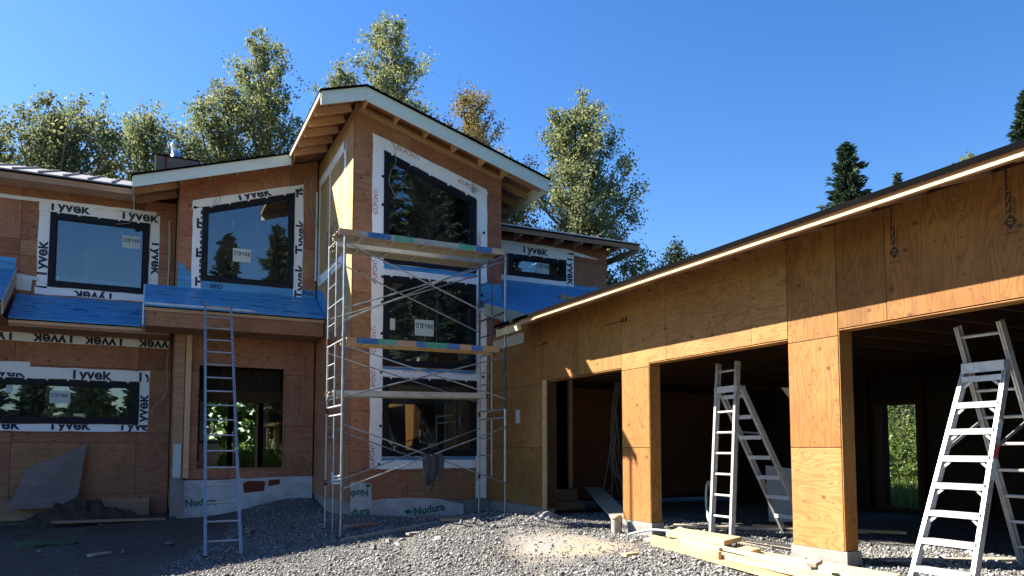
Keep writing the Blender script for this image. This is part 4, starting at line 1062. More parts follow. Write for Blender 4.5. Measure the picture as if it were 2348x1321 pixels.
# mill stamps on the sheathing
def stamp(y, z, s=1.0):
    a = -y; g = G()
    zz = z + 0.52
    while zz > z + 0.30:
        poly_prism(g, FG, rect(a - .008, zz - .03, a + .008, zz), .003, .0065); zz -= .037
    g.build('mill_stamp', MAT['ink_black'], GA)
    g = G(); poly_prism(g, FG, rect(a - .012, z + .10, a + .032, z + .285), .003, .0065)
    poly_prism(g, FG, [(a + .02, z - .05), (a + .075, z + .02), (a + .02, z + .085), (a - .035, z + .02)], .003, .0065)
    poly_prism(g, FG, rect(a - .035, z - .085, a + .07, z - .078), .003, .0065)
    m = g.build('mill_stamp', MAT['ink_black'], GA)
    g = G()
    for q in (rect(a, z + .03, a + .045, z + .042), rect(a, z + .002, a + .045, z + .014)): poly_prism(g, FG, q, .0066, .008)
    poly_prism(g, FG, [(a - .006, z + .12), (a + .006, z + .12), (a + .026, z + .185), (a + .014, z + .185)], .0066, .008)
    poly_prism(g, FG, [(a - .006, z + .20), (a + .006, z + .20), (a + .026, z + .27), (a + .014, z + .27)], .0066, .008)
    g.build('stamp_letters', MAT['ply_gh'], m)
    lettering(m, FG, 'RICHPLY', a + .075, z + .09, .026, math.pi/2, 'ink_black', None, 0.0, c=.0065)
stamp(4.91, 3.60); stamp(3.79, 3.60)
for y, z in ((12.4, 3.62), (9.8, 3.66)):
    a = -y; g = G()
    for k in range(4): poly_prism(g, FG, rect(a - .36 + k*.075, z - .012, a - .36 + k*.075 + rnd.uniform(.02, .06), z + .012), .003, .0065)
    poly_prism(g, FG, rect(a - .06, z - .004, a + .1, z + .008), .003, .0065)
    poly_prism(g, FG, [(a + .1, z - .02), (a + .19, z - .02), (a + .19, z + .035), (a + .12, z + .03)], .003, .0065)
    poly_prism(g, FG, [(a + .2, z + .01), (a + .24, z - .04), (a + .28, z + .01), (a + .24, z + .06)], .003, .0065)
    g.build('mill_stamp', MAT['ink_black'], GA)
g = G(); g.box((GX - .06, 13.25, 2.15), (GX - .002, 13.33, 2.42)); g.build('outlet_box', MAT['sticker'], GA)
# panel and cable bundle inside the first bay
g = G(); ring(g, front(13.92), rect(9.62, 1.3, 10.1, 2.35), .05, 0.0, .09); pb = g.build('electrical_panel', MAT['sticker'], GA)
g = G(); poly_prism(g, front(13.92), rect(9.66, 1.34, 10.06, 2.31), .0, .03); g.build('panel_back', MAT['roof_black'], pb)
for k in range(16):
    x0 = 9.35 + rnd.uniform(-.10, .14); xm = 9.25 + rnd.uniform(-.07, .07)
    pts = [(x0 + .1, 13.8, 3.3), (xm + .06, 13.76 + rnd.uniform(-.05, .05), 2.6), (xm + rnd.uniform(-.08, .08), 13.72, 2.0), (xm + rnd.uniform(-.12, .16), 13.70, 1.3), (xm + rnd.uniform(-.4, .45), 13.6 + rnd.uniform(-.2, .1), .62)]
    wire(GA, pts, .008, 'cable_dim', 'cable')

# ================================================================== SCAFFOLD
SX0, SX1, SN, SI, SF = 3.05, 6.20, 12.90, 13.52, 14.14
S = thing('scaffold', 'galvanised tube scaffold with crossed braces standing against the tower', 'scaffold', ((SX0+SX1)/2, SN, 0.1))
def frame(x, z0, z1, full, short, mats=('galv', 'galv')):
    g = G(); g.tube([(x, SN, z0), (x, SN, z1)], 0.024, 8); f = g.build('frame', MAT[mats[0]], S)
    g = G(); g.tube([(x, SF, z0), (x, SF, z1)], 0.022, 8); g.build('post', MAT[mats[1]], f)
    g = G(); g.tube([(x, SI, z0 + .05), (x, SI, z1 - .06)], 0.017, 6); g.build('post', MAT[mats[1]], f)
    for z in full:
        g = G(); g.tube([(x, SN, z), (x, SF, z)], 0.02, 6); g.build('bar', MAT[mats[1]], f)
    for z in short:
        g = G(); g.tube([(x, SI, z), (x, SF, z)], 0.014, 6); g.build('rung', MAT[mats[1]], f)
    for z in (z0 + .02,):
        for y in (SN, SF):
            g = G(); g.tube([(x, y, z - .05), (x, y, z + .06)], 0.029, 8); g.build('coupler', MAT['rust'] if (y == SF) else MAT['galv'], f)
    return f
gz = lambda x, y: float(gh(x, y))
frame(SX0, 3.64, 5.53, (5.48, 4.30), (5.05, 4.68, 3.95))
frame(SX0, 2.33, 3.60, (3.56, 2.40), (3.2, 2.95, 2.68))
frame(SX0, 0.98, 2.30, (2.24, 1.02), (1.85, 1.5))
frame(SX1, 3.64, 5.53, (5.48, 4.30), (5.05, 4.68, 3.95), ('galv', 'tube_blue'))
frame(SX1, 2.33, 3.60, (3.56, 2.40), (3.2, 2.95, 2.68), ('tube_blue', 'galv'))
frame(SX1, 1.05, 2.30, (2.24,), (1.85, 1.5), ('galv', 'galv'))
for x in (SX0, SX1):
    for y in (SN, SF, SI):
        b = gz(x, y)
        if y == SI and x == SX1: continue
        g = G(); g.tube([(x, y, b), (x, y, 1.06)], 0.019 if y != SI else .012, 8); leg = g.build('leg', MAT['galv'], S)
        g = G(); g.box((x - .07, y - .07, b - .01), (x + .07, y + .07, b + .012)); g.build('base_plate', MAT['rust'], leg)
for z in (1.05, 1.11, 1.17):
    g = G(); g.tube(smooth_path([(SX0 - .02, SN, z), (SX0 - .06, 13.2, z - .02), (SX0 - .02, 13.5, z + .03)]), 0.022, 6); g.build('bar', MAT['white'], S)
def brace(y, a, b, m='galv'):
    g = G(); g.tube([(a[0], y, a[1]), (b[0], y, b[1])], 0.0135, 6); br = g.build('cross_brace', MAT[m], S)
    for q in (a, b):
        g = G(); g.tube([(q[0], y - .03, q[1]), (q[0], y + .04, q[1])], 0.011, 6); g.build('pin', MAT['rust'], br)
for y, m in ((SN - .03, 'galv'), (SF + .03, 'galv')):
    brace(y, (SX0, 5.30), (SX1, 4.08), m); brace(y - .03, (SX0, 4.10), (SX1, 5.30), m)
    brace(y, (SX0, 3.46), (SX1, 2.60), m); brace(y - .03, (SX0, 2.55), (SX1, 3.42), m)
    brace(y, (SX0, 2.07), (SX1, 0.98), m); brace(y - .03, (SX0, 0.95), (SX1, 2.06), m)
g = G(); g.tube([(SX0, SN - .03, 3.90), (SX1, SN - .03, 5.42)], 0.012, 6); g.build('cross_brace', MAT['galv'], S)

def plank(label, x0, x1, y0, y1, z, bands, rail='plank_side', ribs=5, tilt=0.0):
    t = thing('scaffold_plank', label, 'scaffold plank', ((x0+x1)/2, y0, z), 'planks lying across the scaffold frames')
    P = lambda x: z + tilt * (x - x0)
    def bar(xa, xb, ya, yb, za, zb):
        g = G(); g.hexa([(xa, ya, P(xa)+za), (xb, ya, P(xb)+za), (xb, yb, P(xb)+za), (xa, yb, P(xa)+za), (xa, ya, P(xa)+zb), (xb, ya, P(xb)+zb), (xb, yb, P(xb)+zb), (xa, yb, P(xa)+zb)]); return g
    bar(x0, x1, y0, y0 + .03, -.055, .05).build('rail', MAT[rail], t)
    bar(x0, x1, y1 - .03, y1, -.055, .05).build('rail', MAT[rail], t)
    bar(x0, x1, y0 + .031, y1 - .031, .02, .04).build('deck', MAT['plank_deck'], t)
    for i in range(ribs):
        x = x0 + (x1 - x0) * (i + .7) / (ribs + .4)
        bar(x, x + .05, y0 + .031, y1 - .031, -.04, .019).build('rib', MAT[rail], t)
    for a, b, m in bands:
        bar(x0 + a*(x1-x0), x0 + b*(x1-x0), y0 - .004, y0 + .01, -.053, .053).build('paint_band', MAT[m], t)
    for x in (x0 + .02, x1 - .02):
        for y in (y0 + .05, y1 - .05):
            g = G(); s_ = -1 if x < (x0+x1)/2 else 1
            g.tube(smooth_path([(x, y, P(x)), (x + s_*.05, y, P(x) + .03), (x + s_*.075, y, P(x) - .01), (x + s_*.065, y, P(x) - .05)]), .012, 6); g.build('hook', MAT['rust'], t)
    return t
tp = plank('top front scaffold plank with blue and green painted bands', SX0 - .12, SX1 - .03, 12.85, 13.36, 5.47,
      ((0.0, .12, 'paint_orange'), (.16, .29, 'paint_blue'), (.31, .42, 'paint_green'), (.70, .80, 'paint_green'), (.81, .91, 'paint_blue'), (.92, .99, 'lumber')))
lb = lettering(tp, Fr((0, 12.85, 0), (1, 0, 0), (0, -1, 0)), '- - -', 4.5, 5.44, .05, 0, 'ink_black', None, .03, c=.003)
plank('bare grey scaffold plank at the back of the top deck', SX0 + .03, SX1 - .06, 13.58, 14.06, 5.45, ())
plank('middle scaffold plank with orange, blue and green painted bands', SX0 + .06, SX1 - .1, 12.93, 13.41, 3.56,
      ((0.0, .06, 'paint_orange'), (.06, .19, 'paint_blue'), (.19, .31, 'paint_green'), (.31, .43, 'paint_orange'), (.43, .49, 'paint_blue'), (.49, .63, 'paint_green'), (.63, .72, 'paint_blue'), (.72, .80, 'paint_orange'), (.80, .88, 'paint_blue'), (.88, 1., 'lumber_or')), 'lumber')
plank('lowest plain scaffold plank in front of the bottom tower window', SX0 - .02, SX1 - .12, 13.55, 14.02, 2.66, (), tilt=0.015)

# jacket hung over the brace crossing
def make_jacket():
    nx, nz = 16, 22; V = []
    for side in (0, 1):
        for j in range(nz + 1):
            t = j / nz
            for i in range(nx + 1):
                s_ = i / nx - .5
                w = 0.40 * (1 - .10 * t - (.45 * max(0, t - .72) / .28))
                fold = .022 * math.sin(s_ * 19 + 2.2 * t) + .012 * math.sin(s_ * 37 + 5 * t)
                drop = .62 + .05 * math.sin(s_ * 7 + 1)
                if s_ > .22: drop -= .12
                x = 4.69 + s_ * w + .02 * math.sin(4 * t)
                bul = .055 * math.sin(math.pi * min(1, t * 1.1 + .12)) * (1 - (2 * s_) ** 2 * .6)
                yb = 12.845 - (bul + fold) if side == 0 else 12.872 + .4 * bul + .6 * fold
                V.append((x, yb, 1.555 - drop * t * (1.0 if side == 0 else .55)))
    n = nx + 1; m = (nx + 1) * (nz + 1); F = []
    for side in (0, 1):
        for j in range(nz):
            for i in range(nx):
                a = side*m + j*n + i; F.append((a, a+1, a+n+1, a+n))
    for i in range(nx): F.append((i, i+1, m+i+1, m+i))
    t = thing('jacket', 'dark grey jacket hanging over the scaffold brace', 'jacket', (4.69, 12.86, 0.93))
    g = G(); g.add(V, F, True); o = g.build('body', MAT['cloth'], t)
    o.modifiers.new('th', 'SOLIDIFY').thickness = 0.008
    o.modifiers.new('ss', 'SUBSURF').render_levels = 1
    for x, zt, zb, r_ in ((4.84, 1.54, 1.05, .05), (4.66, 1.2, .86, .045)):
        g = G(); pts = smooth_path([(x, 12.85, zt), (x + .02, 12.78, zt - .14), (x + .01, 12.79, (zt + zb) / 2), (x - .01, 12.8, zb)])
        g.tube(pts, [r_ * (1 - .3 * k / len(pts)) * (1 + .12 * math.sin(k * 1.7)) for k in range(len(pts))], 10); g.build('sleeve', MAT['cloth'], t)
make_jacket()

# ================================================================== LADDERS
def ladder_section(t, foot, top, hw0, hw1, across, n, rung='rung', rw=0.028, rd=0.075, first=0.28, mat='alu', step=False, skip=()):
    """two rails and n rungs; across = unit vector along the rungs"""
    foot = Vector(foot); top = Vector(top); ac = Vector(across); d = (top - foot).normalized(); nn = d.cross(ac).normalized()
    for s_ in (-1, 1):
        g = G(); a = foot + ac * hw0 * s_; b = top + ac * hw1 * s_
        g.beam(a, b, rw, rd, nn)
        for fl in (-1, 1):
            g.beam(a + nn * fl * (rd/2 - .003) + ac * s_ * -.012, b + nn * fl * (rd/2 - .003) + ac * s_ * -.012, .03, .006, nn)
        rl = g.build('rail', MAT[mat], t)
        g = G(); g.box(tuple(a + Vector((-.035, -.035, -.01))), tuple(a + Vector((.035, .035, .03)))); g.build('foot_pad', MAT['black_sheet'], rl)
    L = (top - foot).length
    for k in range(n):
        if k in skip: continue
        f = (first + k * (L - first - .12) / (n - 1)) / L
        c = foot.lerp(top, f); hw = hw0 + (hw1 - hw0) * f - rw / 2
        g = G()
        if step:
            g.box(tuple(c - ac * hw + Vector((-.045, 0, -.012))) , tuple(c + ac * hw + Vector((.045, 0, .012)))) if abs(ac.y) > .5 else None
            g.beam(c - ac*hw + Vector((-.05, 0, -.014)), c + ac*hw + Vector((-.05, 0, -.014)), .006, .056)
        else:
            g.tube([c - ac*hw, c + ac*hw], .017, 8)
        r_ = g.build('step' if step else rung, MAT[mat], t)
        if step == 'braced' and k > 0:
            for s_ in (-1, 1):
                g = G(); g.beam(c + ac*s_*(hw - .12) + Vector((-.03, 0, -.012)), c + ac*s_*hw - d*.12, .006, .025); g.build('step_brace', MAT[mat], r_)

t = thing('extension_ladder', 'tall straight aluminium ladder leaning on the blue lower roof beside the entry', 'ladder', (1.117, 12.35, 0.0))
ladder_section(t, (1.117, 12.35, gz(1.1, 12.35) + .0), (1.30, 17.06, 4.78), .265, .265, (1, 0, 0), 17, first=.3, mat='alu_dull', rd=.07)
t = thing('combination_ladder', 'aluminium combination ladder standing in the middle garage bay with a straight upright section', 'ladder', (7.6, 8.08, .4), 'aluminium combination ladders in the garage bays')
ladder_section(t, (7.22, 8.07, .40), (7.42, 8.09, 2.87), .21, .20, (0, 1, 0), 8, first=.30)
ladder_section(t, (8.65, 8.07, .40), (7.46, 8.09, 2.5), .24, .225, (0, 1, 0), 7, first=.30, step=True)
g = G(); g.box((7.36, 7.86, 2.50), (7.52, 8.32, 2.53)).box((7.36, 7.86, 2.44), (7.37, 8.32, 2.50)); g.build('top_cap', MAT['alu'], t)
for yy_ in (7.88, 8.30):
    g = G(); g.beam((7.32, yy_, 1.88), (7.82, yy_, 1.86), .012, .025); g.build('spreader', MAT['alu_dull'], t)
t = thing('combination_ladder', 'aluminium combination ladder with wide braced steps at the right edge of the picture', 'ladder', (7.4, 4.48, .36), 'aluminium combination ladders in the garage bays')
ladder_section(t, (6.60, 4.48, .36), (7.44, 4.48, 2.46), .30, .205, (0, 1, 0), 8, first=.17, step='braced')
ladder_section(t, (8.32, 4.48, .36), (7.34, 4.48, 2.88), .24, .215, (0, 1, 0), 9, first=.28)
g = G(); g.box((7.37, 4.27, 2.47), (7.50, 4.69, 2.50)).box((7.37, 4.27, 2.40), (7.38, 4.69, 2.47)); g.build('top_cap', MAT['alu'], t)
for yy_ in (4.25, 4.71):
    g = G(); g.beam((7.08, yy_, 1.62), (7.74, yy_, 1.95), .012, .03); g.build('spreader', MAT['alu_dull'], t)
g = G()
for k in range(6):
    f = .31 + k * .012; c = Vector((6.60, 4.48, .36)).lerp(Vector((7.44, 4.48, 2.46)), f)
    g.box((c.x - .014, 4.48 - .30 * 1.0 + f * .095 - .0175, c.z - .005), (c.x + .014, 4.48 - .30 + f * .095 - .0160, c.z + .004))
g.build('label_mark', MAT['ink_black'], t)
for f, w_, m_ in ((.52, .10, 'sticker'), (.60, .06, 'ink_red'), (.70, .09, 'sticker')):
    c = Vector((6.60, 4.48, .36)).lerp(Vector((7.44, 4.48, 2.46)), f); yy_ = 4.48 - .30 + f * .095 - .0165
    d_ = Vector((.84, 0, 2.10)).normalized(); n_ = Vector((d_.z, 0, -d_.x)) * .028
    g = G(); g.prism([c - d_*w_ - n_, c + d_*w_ - n_, c + d_*w_ + n_, c - d_*w_ + n_], (0, .001, 0)); o_ = g.build('label_sticker', MAT[m_], t)
    o_.location.y = yy_ - .002 - 4.48

# ================================================================== LUMBER AND LOOSE THINGS
def board(label, quad, z, th, mat, cat='lumber', group='loose boards piled by the garage column', name='lumber_board', z2=None):
    z2 = z if z2 is None else z2; g = G()
    zz = [z, z, z2, z2]
    g.hexa([(q[0], q[1], h - th) for q, h in zip(quad, zz)] + [(q[0], q[1], h) for q, h in zip(quad, zz)])
    o = mesh_thing(g, name, MAT[mat], label, cat, group)
    b = o.modifiers.new('edge', 'BEVEL'); b.width = .003; b.segments = 1
    return o
def strip_quad(a, b, w):
    a = Vector(a); b = Vector(b); d = (b - a).normalized(); n = Vector((-d.y, d.x)) * w / 2
    return [tuple(a + n), tuple(a - n), tuple(b - n), tuple(b + n)]
board('long orange-brown board, lowest and outermost of the lumber pile', strip_quad((6.02, 7.98), (5.38, 4.6), .15), .425, .038, 'lumber_or')
board('long pale board under the lumber pile sticking out at its far end', strip_quad((6.22, 8.40), (5.86, 6.2), .14), .425, .038, 'lumber_y')
board('wide pale board lying alone in front of the right column', [(6.16, 6.75), (6.62, 6.95), (6.63, 4.9), (6.10, 4.7)], .425, .04, 'lumber_y')
board('yellow stud lying on edge along the front of the lumber pile', strip_quad((6.03, 8.05), (5.72, 6.42), .045), .51, .085, 'lumber_or')
board('pale plank lying beside the grey stud in the lumber pile', strip_quad((5.90, 6.85), (5.66, 4.75), .19), .466, .04, 'lumber_y')
board('narrow weathered grey stud on top of the lumber pile', strip_quad((6.08, 6.85), (5.86, 5.25), .09), .508, .04, 'lumber_grey')
board('short wide pale offcut in the middle of the lumber pile', [(6.12, 6.78), (6.56, 7.05), (6.52, 6.62), (6.18, 6.48)], .476, .05, 'lumber_y')
board('wide thick pale board topmost at the far end of the lumber pile', [(6.10, 7.86), (6.58, 8.20), (6.60, 7.02), (6.12, 6.80)], .565, .06, 'lumber_y')
board('short stud lying under the topmost wide board', strip_quad((6.2, 7.9), (6.02, 6.72), .09), .505, .04, 'lumber_y')
board('small cut block at the near end of the lumber pile', strip_quad((6.02, 5.35), (5.78, 5.22), .09), .548, .04, 'lumber_grey')
board('long narrow board lying on the gravel along the scaffold feet', [(2.95, 12.45), (2.95, 12.36), (5.85, 13.05), (5.85, 13.14)], gz(3.0, 12.4) + .05, .06, 'lumber_grey', group='scrap boards on the ground', z2=gz(5.85, 13.1) + .05)
board('short brown board scrap behind the scaffold foot', strip_quad((3.25, 13.35), (3.85, 13.6), .14), gz(3.5, 13.4) + .09, .035, 'brown_board', group='scrap boards on the ground')
board('flat pale scrap board on the dark gravel under the jacket', strip_quad((4.7, 13.9), (5.3, 14.1), .10), gz(5, 14) + .06, .03, 'lumber_grey', group='scrap boards on the ground')
board('long tan plank lying on the soil under the left wing', [(-1.75, 18.5), (-1.7, 18.2), (0.42, 18.02), (0.42, 18.3)], .12, .04, 'brown_board', group='scrap boards on the ground')
board('long form board standing along the foot of the left wing', [(-3.6, 19.30), (-3.6, 19.24), (0.1, 19.22), (0.1, 19.28)], .50, .42, 'brown_board', group='scrap boards on the ground')
board('yellow board lying on the blue roof under the small window', strip_quad((9.35, 16.25), (11.2, 16.05), .16), zb_(9.3, 16.2) + .10, .12, 'lumber_or', group=None, z2=zb_(11.2, 16.05) + .10)
g = G(); a, b = Vector((7.35, 10.6, .42)), Vector((8.45, 13.3, .82)); g.beam(a, b, .36, .035)
mesh_thing(g, 'ramp_plank', MAT['lumber_grey'], 'wide grey plank leaning as a ramp inside the first garage opening', 'plank')
g = G(); g.box((7.0, 13.4, .3), (8.3, 13.9, .55)).box((7.0, 13.7, .551), (8.3, 13.9, .78)); mesh_thing(g, 'step_block', MAT['brown_board'], 'low wooden steps inside the first garage opening', 'steps')
for i, (a, b, w, z, m, lab) in enumerate((((7.6, 9.6), (9.6, 7.6), .2, .44, 'lumber_grey', 'grey board on the floor at the back of the middle bay'), ((8.6, 8.9), (9.9, 7.2), .14, .45, 'lumber_or', 'orange board on the floor behind the ladder in the middle bay'),
                                  ((7.0, 8.9), (7.1, 6.4), .10, .43, 'lumber_grey', 'long grey batten on the sill of the middle bay'), ((7.3, 5.6), (8.6, 5.0), .16, .44, 'lumber_grey', 'grey board on the floor of the right bay'))):
    board(lab, strip_quad(a, b, w), z, .04, m, group='boards on the garage floor')
for quad, z, lab in (([(6.98, 8.9), (6.98, 6.35), (7.02, 6.35), (7.02, 8.9)], .49, 'black strip lying along the sill of the middle bay'), ([(6.98, 5.55), (7.75, 5.55), (7.9, 4.95), (7.2, 4.85)], .42, 'black rubber sheet on the gravel behind the right column')):
    board(lab, quad, z, .03, 'black_sheet', 'sheet', None, 'rubber_sheet')
g = G(); g.hexa([(9.6, 9.55, .40), (10.3, 8.9, .40), (10.34, 8.93, .40), (9.64, 9.58, .40), (9.75, 9.75, 1.35), (10.3, 9.2, 1.25), (10.34, 9.23, 1.25), (9.79, 9.78, 1.35)])
mesh_thing(g, 'wall_panel', MAT['drywall'], 'white sheet leaning in the dark of the middle garage bay', 'panel')
g = G()
for k in range(3): g.tube([(8.6 + .27*math.cos(a)*.5, 9.9 + .27*math.cos(a)*.85, .75 + .02*k + (.33 - .02*k)*math.sin(a)) for a in np.linspace(0, 6.283, 24)], .022, 6, False)
mesh_thing(g, 'hose_coil', MAT['sticker'], 'pale hose coil standing just inside the middle bay', 'hose')
# stump-like post stub and pipe stubs
def stub(name, x, y, r_, h, mat, label, cat, cap='lumber_y'):
    b = gz(min(x, 6.6), y) - .03
    t = thing(name, label, cat, (x, y, b)); g = G(); lathe(g, (x, y), [(r_, b), (r_ * 1.08, b + h)], 12); g.build('body', MAT[mat], t)
    g = G(); lathe(g, (x, y), [(r_ * 1.25, b + h), (r_ * 1.25, b + h + .04), (0.001, b + h + .045)], 12); g.build('cap', MAT[cap], t)
stub('post_stub', 6.52, 9.62, .075, .26, 'lumber_grey', 'short post stub with a pale cap beside the left column', 'post')
stub('pipe_stub', 6.80, 8.42, .035, .16, 'sticker', 'grey plastic pipe stub standing at the sill of the middle bay', 'pipe', 'sticker')
g = G(); g.tube(smooth_path([(6.45, 9.2, gz(6.45, 9.2) + .03), (6.6, 8.9, .46), (6.72, 8.65, .47), (6.85, 8.3, .45)]), .018, 6)
mesh_thing(g, 'flexible_conduit', MAT['sticker'], 'grey flexible conduit lying at the foot of the left column', 'conduit')

for k, (x, y, l, w, a, m, lab) in enumerate(((4.1, 12.05, .32, .09, .4, 'lumber_grey', 'short grey offcut on the sunlit gravel before the scaffold'), (5.0, 12.6, .42, .07, -.3, 'lumber_or', 'yellow offcut lying near the board along the scaffold'), (6.25, 12.3, .30, .12, .9, 'brown_board', 'brown offcut near the garage wall corner'),
                                   (-.6, 13.2, .35, .10, .7, 'lumber_grey', 'grey offcut lying on the dark soil left of the ladder'), (1.9, 15.5, .5, .09, 1.2, 'brown_board', 'brown offcut on the shaded gravel behind the ladder'), (5.35, 7.6, .22, .09, .2, 'lumber_y', 'small pale offcut just left of the lumber pile'))):
    d_ = Vector((math.cos(a), math.sin(a))); c_ = Vector((x, y))
    board(lab, strip_quad(tuple(c_ - d_*l/2), tuple(c_ + d_*l/2), w), gz(x, y) + .045, .038, m, group='small offcuts on the ground', name='wood_offcut', cat='offcut')

def rubble(name, c, rx, ry, h, mat, label, cat, seed=1, n=26):
    r_ = np.random.RandomState(seed); V = []; F = []; m = n
    for j in range(m + 1):
        for i in range(m + 1):
            u = 2*i/m - 1; v = 2*j/m - 1; d = math.hypot(u, v)
            z = h * max(0, 1 - d) ** .8 * (1 + .5 * r_.uniform(-1, 1)) - .02
            x = c[0] + u*rx; y = c[1] + v*ry
            V.append((x, y, gz(x, y) + z if c[2] is None else c[2] + z))
    for j in range(m):
        for i in range(m):
            a = j*(m+1) + i; F.append((a, a+1, a+m+2, a+m+1))
    g = G(); g.add(V, F); return mesh_thing(g, name, MAT[mat], label, cat)
rubble('soil_pile', (-1.25, 18.85, None), 1.25, .40, .5, 'dirt_m', 'heap of dark brown soil piled against the left wing wall', 'soil pile', 3)
rubble('soil_mound', (-0.75, 16.6, None), .55, .35, .16, 'dirt_m', 'small red-brown soil mound on the ground left of the ladder', 'soil pile', 5)
rubble('stone_heap', (6.15, 11.15, None), .35, .22, .14, 'stone', 'small heap of broken dark stones at the edge of the shadow', 'stones', 8, 12)
g = G(); g.hexa([(-2.6, 19.0, .35), (-1.35, 18.98, .35), (-1.35, 19.02, .35), (-2.6, 19.04, .35), (-2.35, 19.3, 1.2), (-1.2, 19.33, 1.75), (-1.2, 19.37, 1.75), (-2.35, 19.34, 1.2)])
mesh_thing(g, 'plywood_offcut', MAT['chase'], 'dull plywood offcut leaning on the left wing behind the soil heap', 'plywood')
rs_ = np.random.RandomState(4); g = G(); ring_ = []
for k in range(15):
    a = 6.283 * k / 15; ring_.append((-1.55 + .48 * math.cos(a) * rs_.uniform(.75, 1.15), 14.9 + .45 * math.sin(a) * rs_.uniform(.7, 1.2)))
g.add([(x, y, gz(x, y) + .01 + rs_.uniform(0, .04)) for x, y in ring_] + [(-1.55, 14.9, gz(-1.55, 14.9) + .10)] + [(x, y, gz(x, y) - .02) for x, y in ring_],
      [(k, (k+1) % 15, 15) for k in range(15)] + [(k, 16 + k, 16 + (k+1) % 15, (k+1) % 15) for k in range(15)])
mesh_thing(g, 'turf_clump', MAT['plastic_green'], 'green mossy clump lying on the bare soil at lower left', 'turf')
t = thing('cardboard_box', 'brown cardboard boxes stacked inside the entry opening', 'box', (1.3, 19.0, .95))
g = G(); g.box((1.05, 18.8, .955), (1.5, 19.2, 1.35)); g.build('box', MAT['card'], t)
g = G(); g.box((1.1, 18.85, 1.355), (1.55, 19.2, 1.75)); g.build('box', MAT['card'], t)
g = G(); g.box((1.02, 18.82, 1.755), (1.6, 19.25, 1.83)); g.build('lid', MAT['black_sheet'], t)
r_ = np.random.RandomState(21)
for i in range(14):
    x, y = r_.uniform(3.0, 6.4), r_.uniform(10.6, 12.8)
    if i > 9: x, y = r_.uniform(-1.5, .6), r_.uniform(12, 16)
    g = G(); s_ = r_.uniform(.035, .075); z = gz(x, y)
    T = [(1,0,0),(-1,0,0),(0,1,0),(0,-1,0),(0,0,.7),(0,0,-.5),(.7,.6,.3),(-.6,.7,.35)]
    bm = bmesh.new()
    for q in T: bm.verts.new(Vector(q) * s_ + Vector(r_.uniform(-.3, .3, 3)) * s_ + Vector((x, y, z + s_ * .3)))
    bmesh.ops.convex_hull(bm, input=bm.verts[:]); bm.verts.index_update()
    g.add([v.co for v in bm.verts], [[v.index for v in f.verts] for f in bm.faces]); bm.free()
    mesh_thing(g, 'rock', MAT['stone'], 'fist-sized broken rock lying loose on the ground', 'rock', 'loose rocks on the ground')

# ================================================================== TREES
def leaf_cards(name, P, size, mat, parent, r, aspect=.62, droop=0.25):
    n = len(P); d = r.normal(size=(n, 3)); d[:, 2] -= droop; d /= np.linalg.norm(d, axis=1)[:, None]
    e = r.normal(size=(n, 3)); e -= (e * d).sum(1)[:, None] * d; e /= np.linalg.norm(e, axis=1)[:, None]
    L = size * r.uniform(.6, 1.25, n); W = L * aspect
    V = np.stack([P - d * L[:, None] / 2, P + e * W[:, None] / 2, P + d * L[:, None] / 2, P - e * W[:, None] / 2], 1)
    off = np.array(parent_world(parent))
    me = fast_mesh(name, V.reshape(-1, 3) - off, np.arange(4 * n).reshape(-1, 4)); me.materials.append(MAT[mat])
    return link(bpy.data.objects.new(name, me), parent)

def broadleaf(label, x, y, top, rad, seed, mat='leaf_green', nleaf=15000, leaf=.155, low=.20, group='cottonwood trees behind the house', base=0.0, name='cottonwood_tree', tops=1):
    r = np.random.RandomState(seed); h = top - base
    t = thing(name, label, 'tree', (x, y, base), group)
    g = G(); tips = []
    lean = r.uniform(-.03, .03, 2)
    trunk = [Vector((x + lean[0]*h*f + .12*math.sin(5*f + seed), y + lean[1]*h*f, base - .2 + h * f * .97)) for f in np.linspace(0, 1, 9)]
    r0 = .012 * h + .03
    g.tube(trunk, [r0 * (1 - .93 * f) + .012 for f in np.linspace(0, 1, 9)], 8)
    nb = 72
    for k in range(nb):
        f = low + (1 - low) * (k + r.uniform(0, 1)) / nb * .97
        p = trunk[0].lerp(trunk[-1], f)
        prof = math.sin(math.pi * min(1, ((f - low) / (1 - low)) * .80 + .20)) ** .75
        L = rad * 1.28 * prof * r.uniform(.55, 1.15) + .25
        a = k * 2.4 + r.uniform(-.5, .5); up = r.uniform(.75, 1.7)
        d = Vector((math.cos(a), math.sin(a), up)).normalized()
        q = [p, p + d * L * .5 + Vector((0, 0, .05 * L)), p + d * L + Vector((0, 0, .16 * L))]
        br = .028 * L + .006
        g.tube(q, [br, br * .6, .006], 5)
        m = max(3, int(L * 3.2))
        for j in range(m):
            s_ = .22 + .8 * (j + r.uniform(0, 1)) / m
            c = q[0].lerp(q[1], min(1, s_ * 2)) if s_ < .5 else q[1].lerp(q[2], min(1.05, s_ * 2 - 1))
            sd = Vector(r.normal(size=3)); sd.z = abs(sd.z) * .9 + .3; sd.normalize()
            e = c + sd * L * r.uniform(.10, .30)
            g.tube([c, e], [.008, .004], 3, False)
            tips.append((e, .16 + .10 * r.uniform() + .025 * L)); tips.append((c.lerp(e, .5), .12 + .08 * r.uniform()))
    g.build('trunk', MAT['bark'], t)
    C = np.array([list(q[0]) for q in tips]); S_ = np.array([q[1] for q in tips]); w = S_ ** 1.2 * r.uniform(.05, 1.0, len(tips)) ** 1.6
    nleaf = int(nleaf * 2.2); idx = r.choice(len(tips), nleaf, p=w / w.sum())
    P = C[idx] + r.normal(size=(nleaf, 3)) * (S_[idx] * .78)[:, None] * [1, 1, .95]
    leaf_cards('crown', P, leaf, mat, t, r)
    return t

